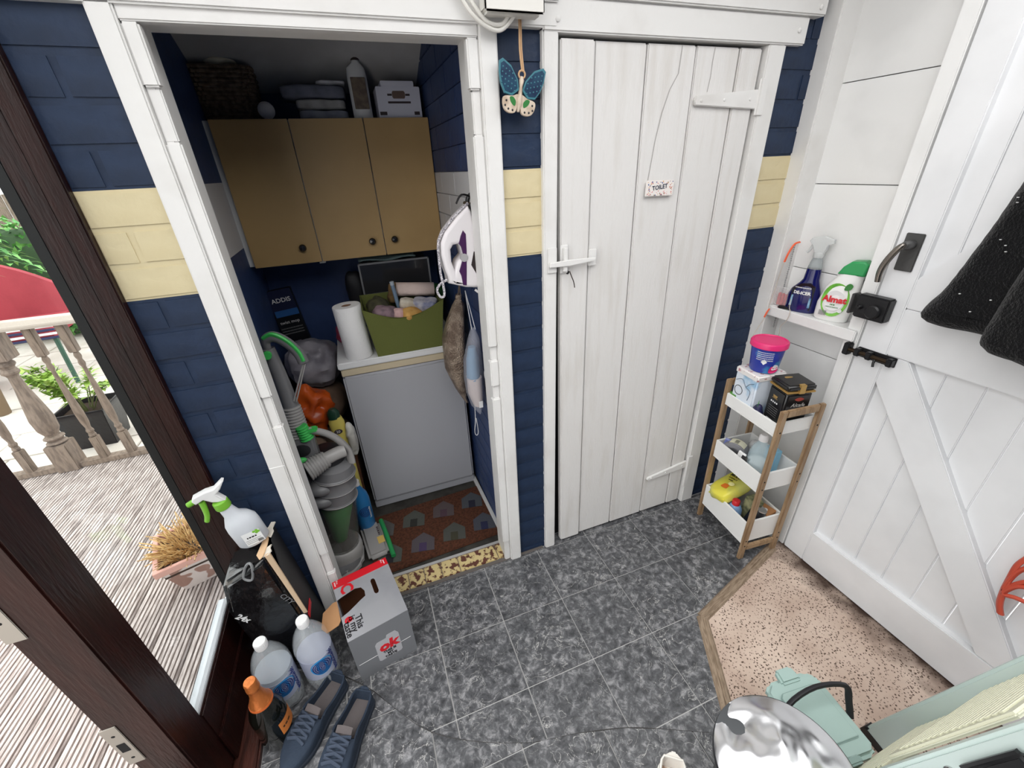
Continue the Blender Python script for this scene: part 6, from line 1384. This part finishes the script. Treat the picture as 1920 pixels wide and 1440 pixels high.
q = MB(); q.tube([(.0, 0, .036), (-.010, .004, .075), (-.016, .008, .12), (-.018, .012, .138)], .0022, 6, sub=3); q.tube([(.004, 0, .036), (-.006, .004, .078), (-.012, .008, .12), (-.014, .012, .138)], .0018, 6, sub=3); q.build('twine', M('jute_twine', (196, 160, 124), .9), bf)
nl = thing('nail_head', 'dark nail head that holds the butterfly twine', 'nail', (.497, -.020, 1.915)); q = MB(); q.lathe([(.0065, 0), (.0065, .012), (0, .013)], 12, T=Matrix.Rotation(PI / 2, 4, 'X')); q.build('head', M('nail_blue', (56, 70, 100), .4), nl)
jx = thing('junction_box', 'white electrical junction box above the butterfly', 'junction box', (.462, -.028, 1.904))
q = MB(); q.box(-.074, .074, -.045, .0, 0, .16); q.build('case', M('jbox_white', (222, 220, 214), .4), jx, bev=.008, seg=3)
q = MB(); q.box(-.0745, .0745, -.052, -.0448, .001, .16); q.build('cover', M('jbox_white', (222, 220, 214), .4), jx, bev=.004)
for k, (dx, dz) in enumerate(((0, 0), (.012, -.010))):
    q = MB(); q.tube([(-.115 - dx * 2, -.008, .055 - dz), (-.088 - dx, -.012, .018 + dz), (-.060, -.016, -.010 + dz), (-.025, -.016, -.014 + dz), (-.004 + dx, -.016, .004 + dz * .2), (-.002 + dx, -.018, .012)], .0048, 9, sub=6); q.build('cable', M('jbox_white', (222, 220, 214), .4), jx)
# ---- jacket and scissors on the stable door
jk = thing('fleece_jacket', 'black fleece jacket hanging on the stable door', 'jacket', (1.51, -.808, 1.375))
FLE = M('black_fleece', (7, 7, 9), .95, bump=1.0, bscale=170, sheen=.15, bdist=.006, spec=.2)
def drape(pts, dep, seed, nm):
    """padded hanging cloth from an outline in (y,z)"""
    me_ = shape([pts], dep, bev=dep * .42, smoothed=True, res=3)
    bm = bmesh.new(); bm.from_mesh(me_); bmesh.ops.remove_doubles(bm, verts=bm.verts, dist=.0005); bmesh.ops.triangulate(bm, faces=bm.faces)
    for _ in range(3):
        ed = [e for e in bm.edges if e.calc_length() > .022]
        if ed: bmesh.ops.subdivide_edges(bm, edges=ed, cuts=1); bmesh.ops.triangulate(bm, faces=bm.faces)
    bm.to_mesh(me_); bm.free()
    def fn(c):
        n1 = noise.noise(Vector((c.x * 9, c.y * 4, seed))) * .022 + noise.noise(Vector((c.x * 60, c.y * 60, c.z * 60 + seed))) * .004
        return Vector((-c.z + n1, c.x, c.y))
    return place(nm, me_, FLE, jk, fn, 80)
drape([(.225, -.225), (.195, -.12), (.165, .02), (.14, .16), (.11, .30), (.02, .42), (-.14, .44), (-.26, .40), (-.30, .10), (-.28, -.22), (-.10, -.245), (.06, -.232)], .085, 1.0, 'body_panel')
drape([(.075, -.20), (.055, -.255), (.0, -.262), (-.10, -.258), (-.13, -.10), (-.12, .12), (-.02, .22), (.05, .05)], .075, 5.0, 'sleeve').location = (-.045, 0, 0)
q = MB(); q.box(-.006, .004, .214, .222, -.232, -.214); q.build('zip_end', STEEL, jk, bev=.001)
random.seed(4); lt = MB()
for k in range(26):
    y, z = random.uniform(-.16, .15), random.uniform(-.20, .16); lt.box(-.062, -.058, y - .0016, y + .0016, z - .0008, z + .0008, T=Matrix.Rotation(random.uniform(-.02, .02), 4, 'X'))
stuff(lt.build('lint', M('lint_white', (206, 206, 206), .9), jk, smooth=0))
sc_ = thing('red_scissors', 'coral red handled scissors hung on the stable door', 'scissors', (1.548, -1.018, .475))
CORAL = M('coral_plastic', (192, 78, 58), .4)
q = MB(); q.tube([(0, -.006, -.098), (0, .006, -.07), (0, .014, -.03), (0, .020, .02), (0, .024, .07), (0, .018, .11)], lambda t: .012 - .005 * t, 10, sub=5, flat=.6); q.build('handle', CORAL, sc_)
q = MB(); q.tube([(-.002, .016, -.02), (-.002, .004, .02), (-.002, -.012, .05), (-.002, -.035, .075), (-.002, -.030, .10), (-.002, -.005, .10), (-.002, .012, .07), (-.002, .018, .03)], .006, 9, closed=True, sub=5); q.build('finger_loop', CORAL, sc_)
q = MB(); q.tube([(-.004, .012, -.03), (-.004, -.010, -.02), (-.004, -.035, -.01), (-.004, -.050, .02), (-.004, -.030, .035), (-.004, .0, .015)], .006, 9, closed=True, sub=5); q.build('finger_loop', CORAL, sc_)
for s_ in (-1, 1):
    q = MB(); q.prism([(.010, .10), (.018 + .006 * s_, .10), (.014 + .012 * s_, .27), (.010, .21)], -.001 + s_ * .0012, .001 + s_ * .0012, axis='x'); q.build('blade', STEEL, sc_)
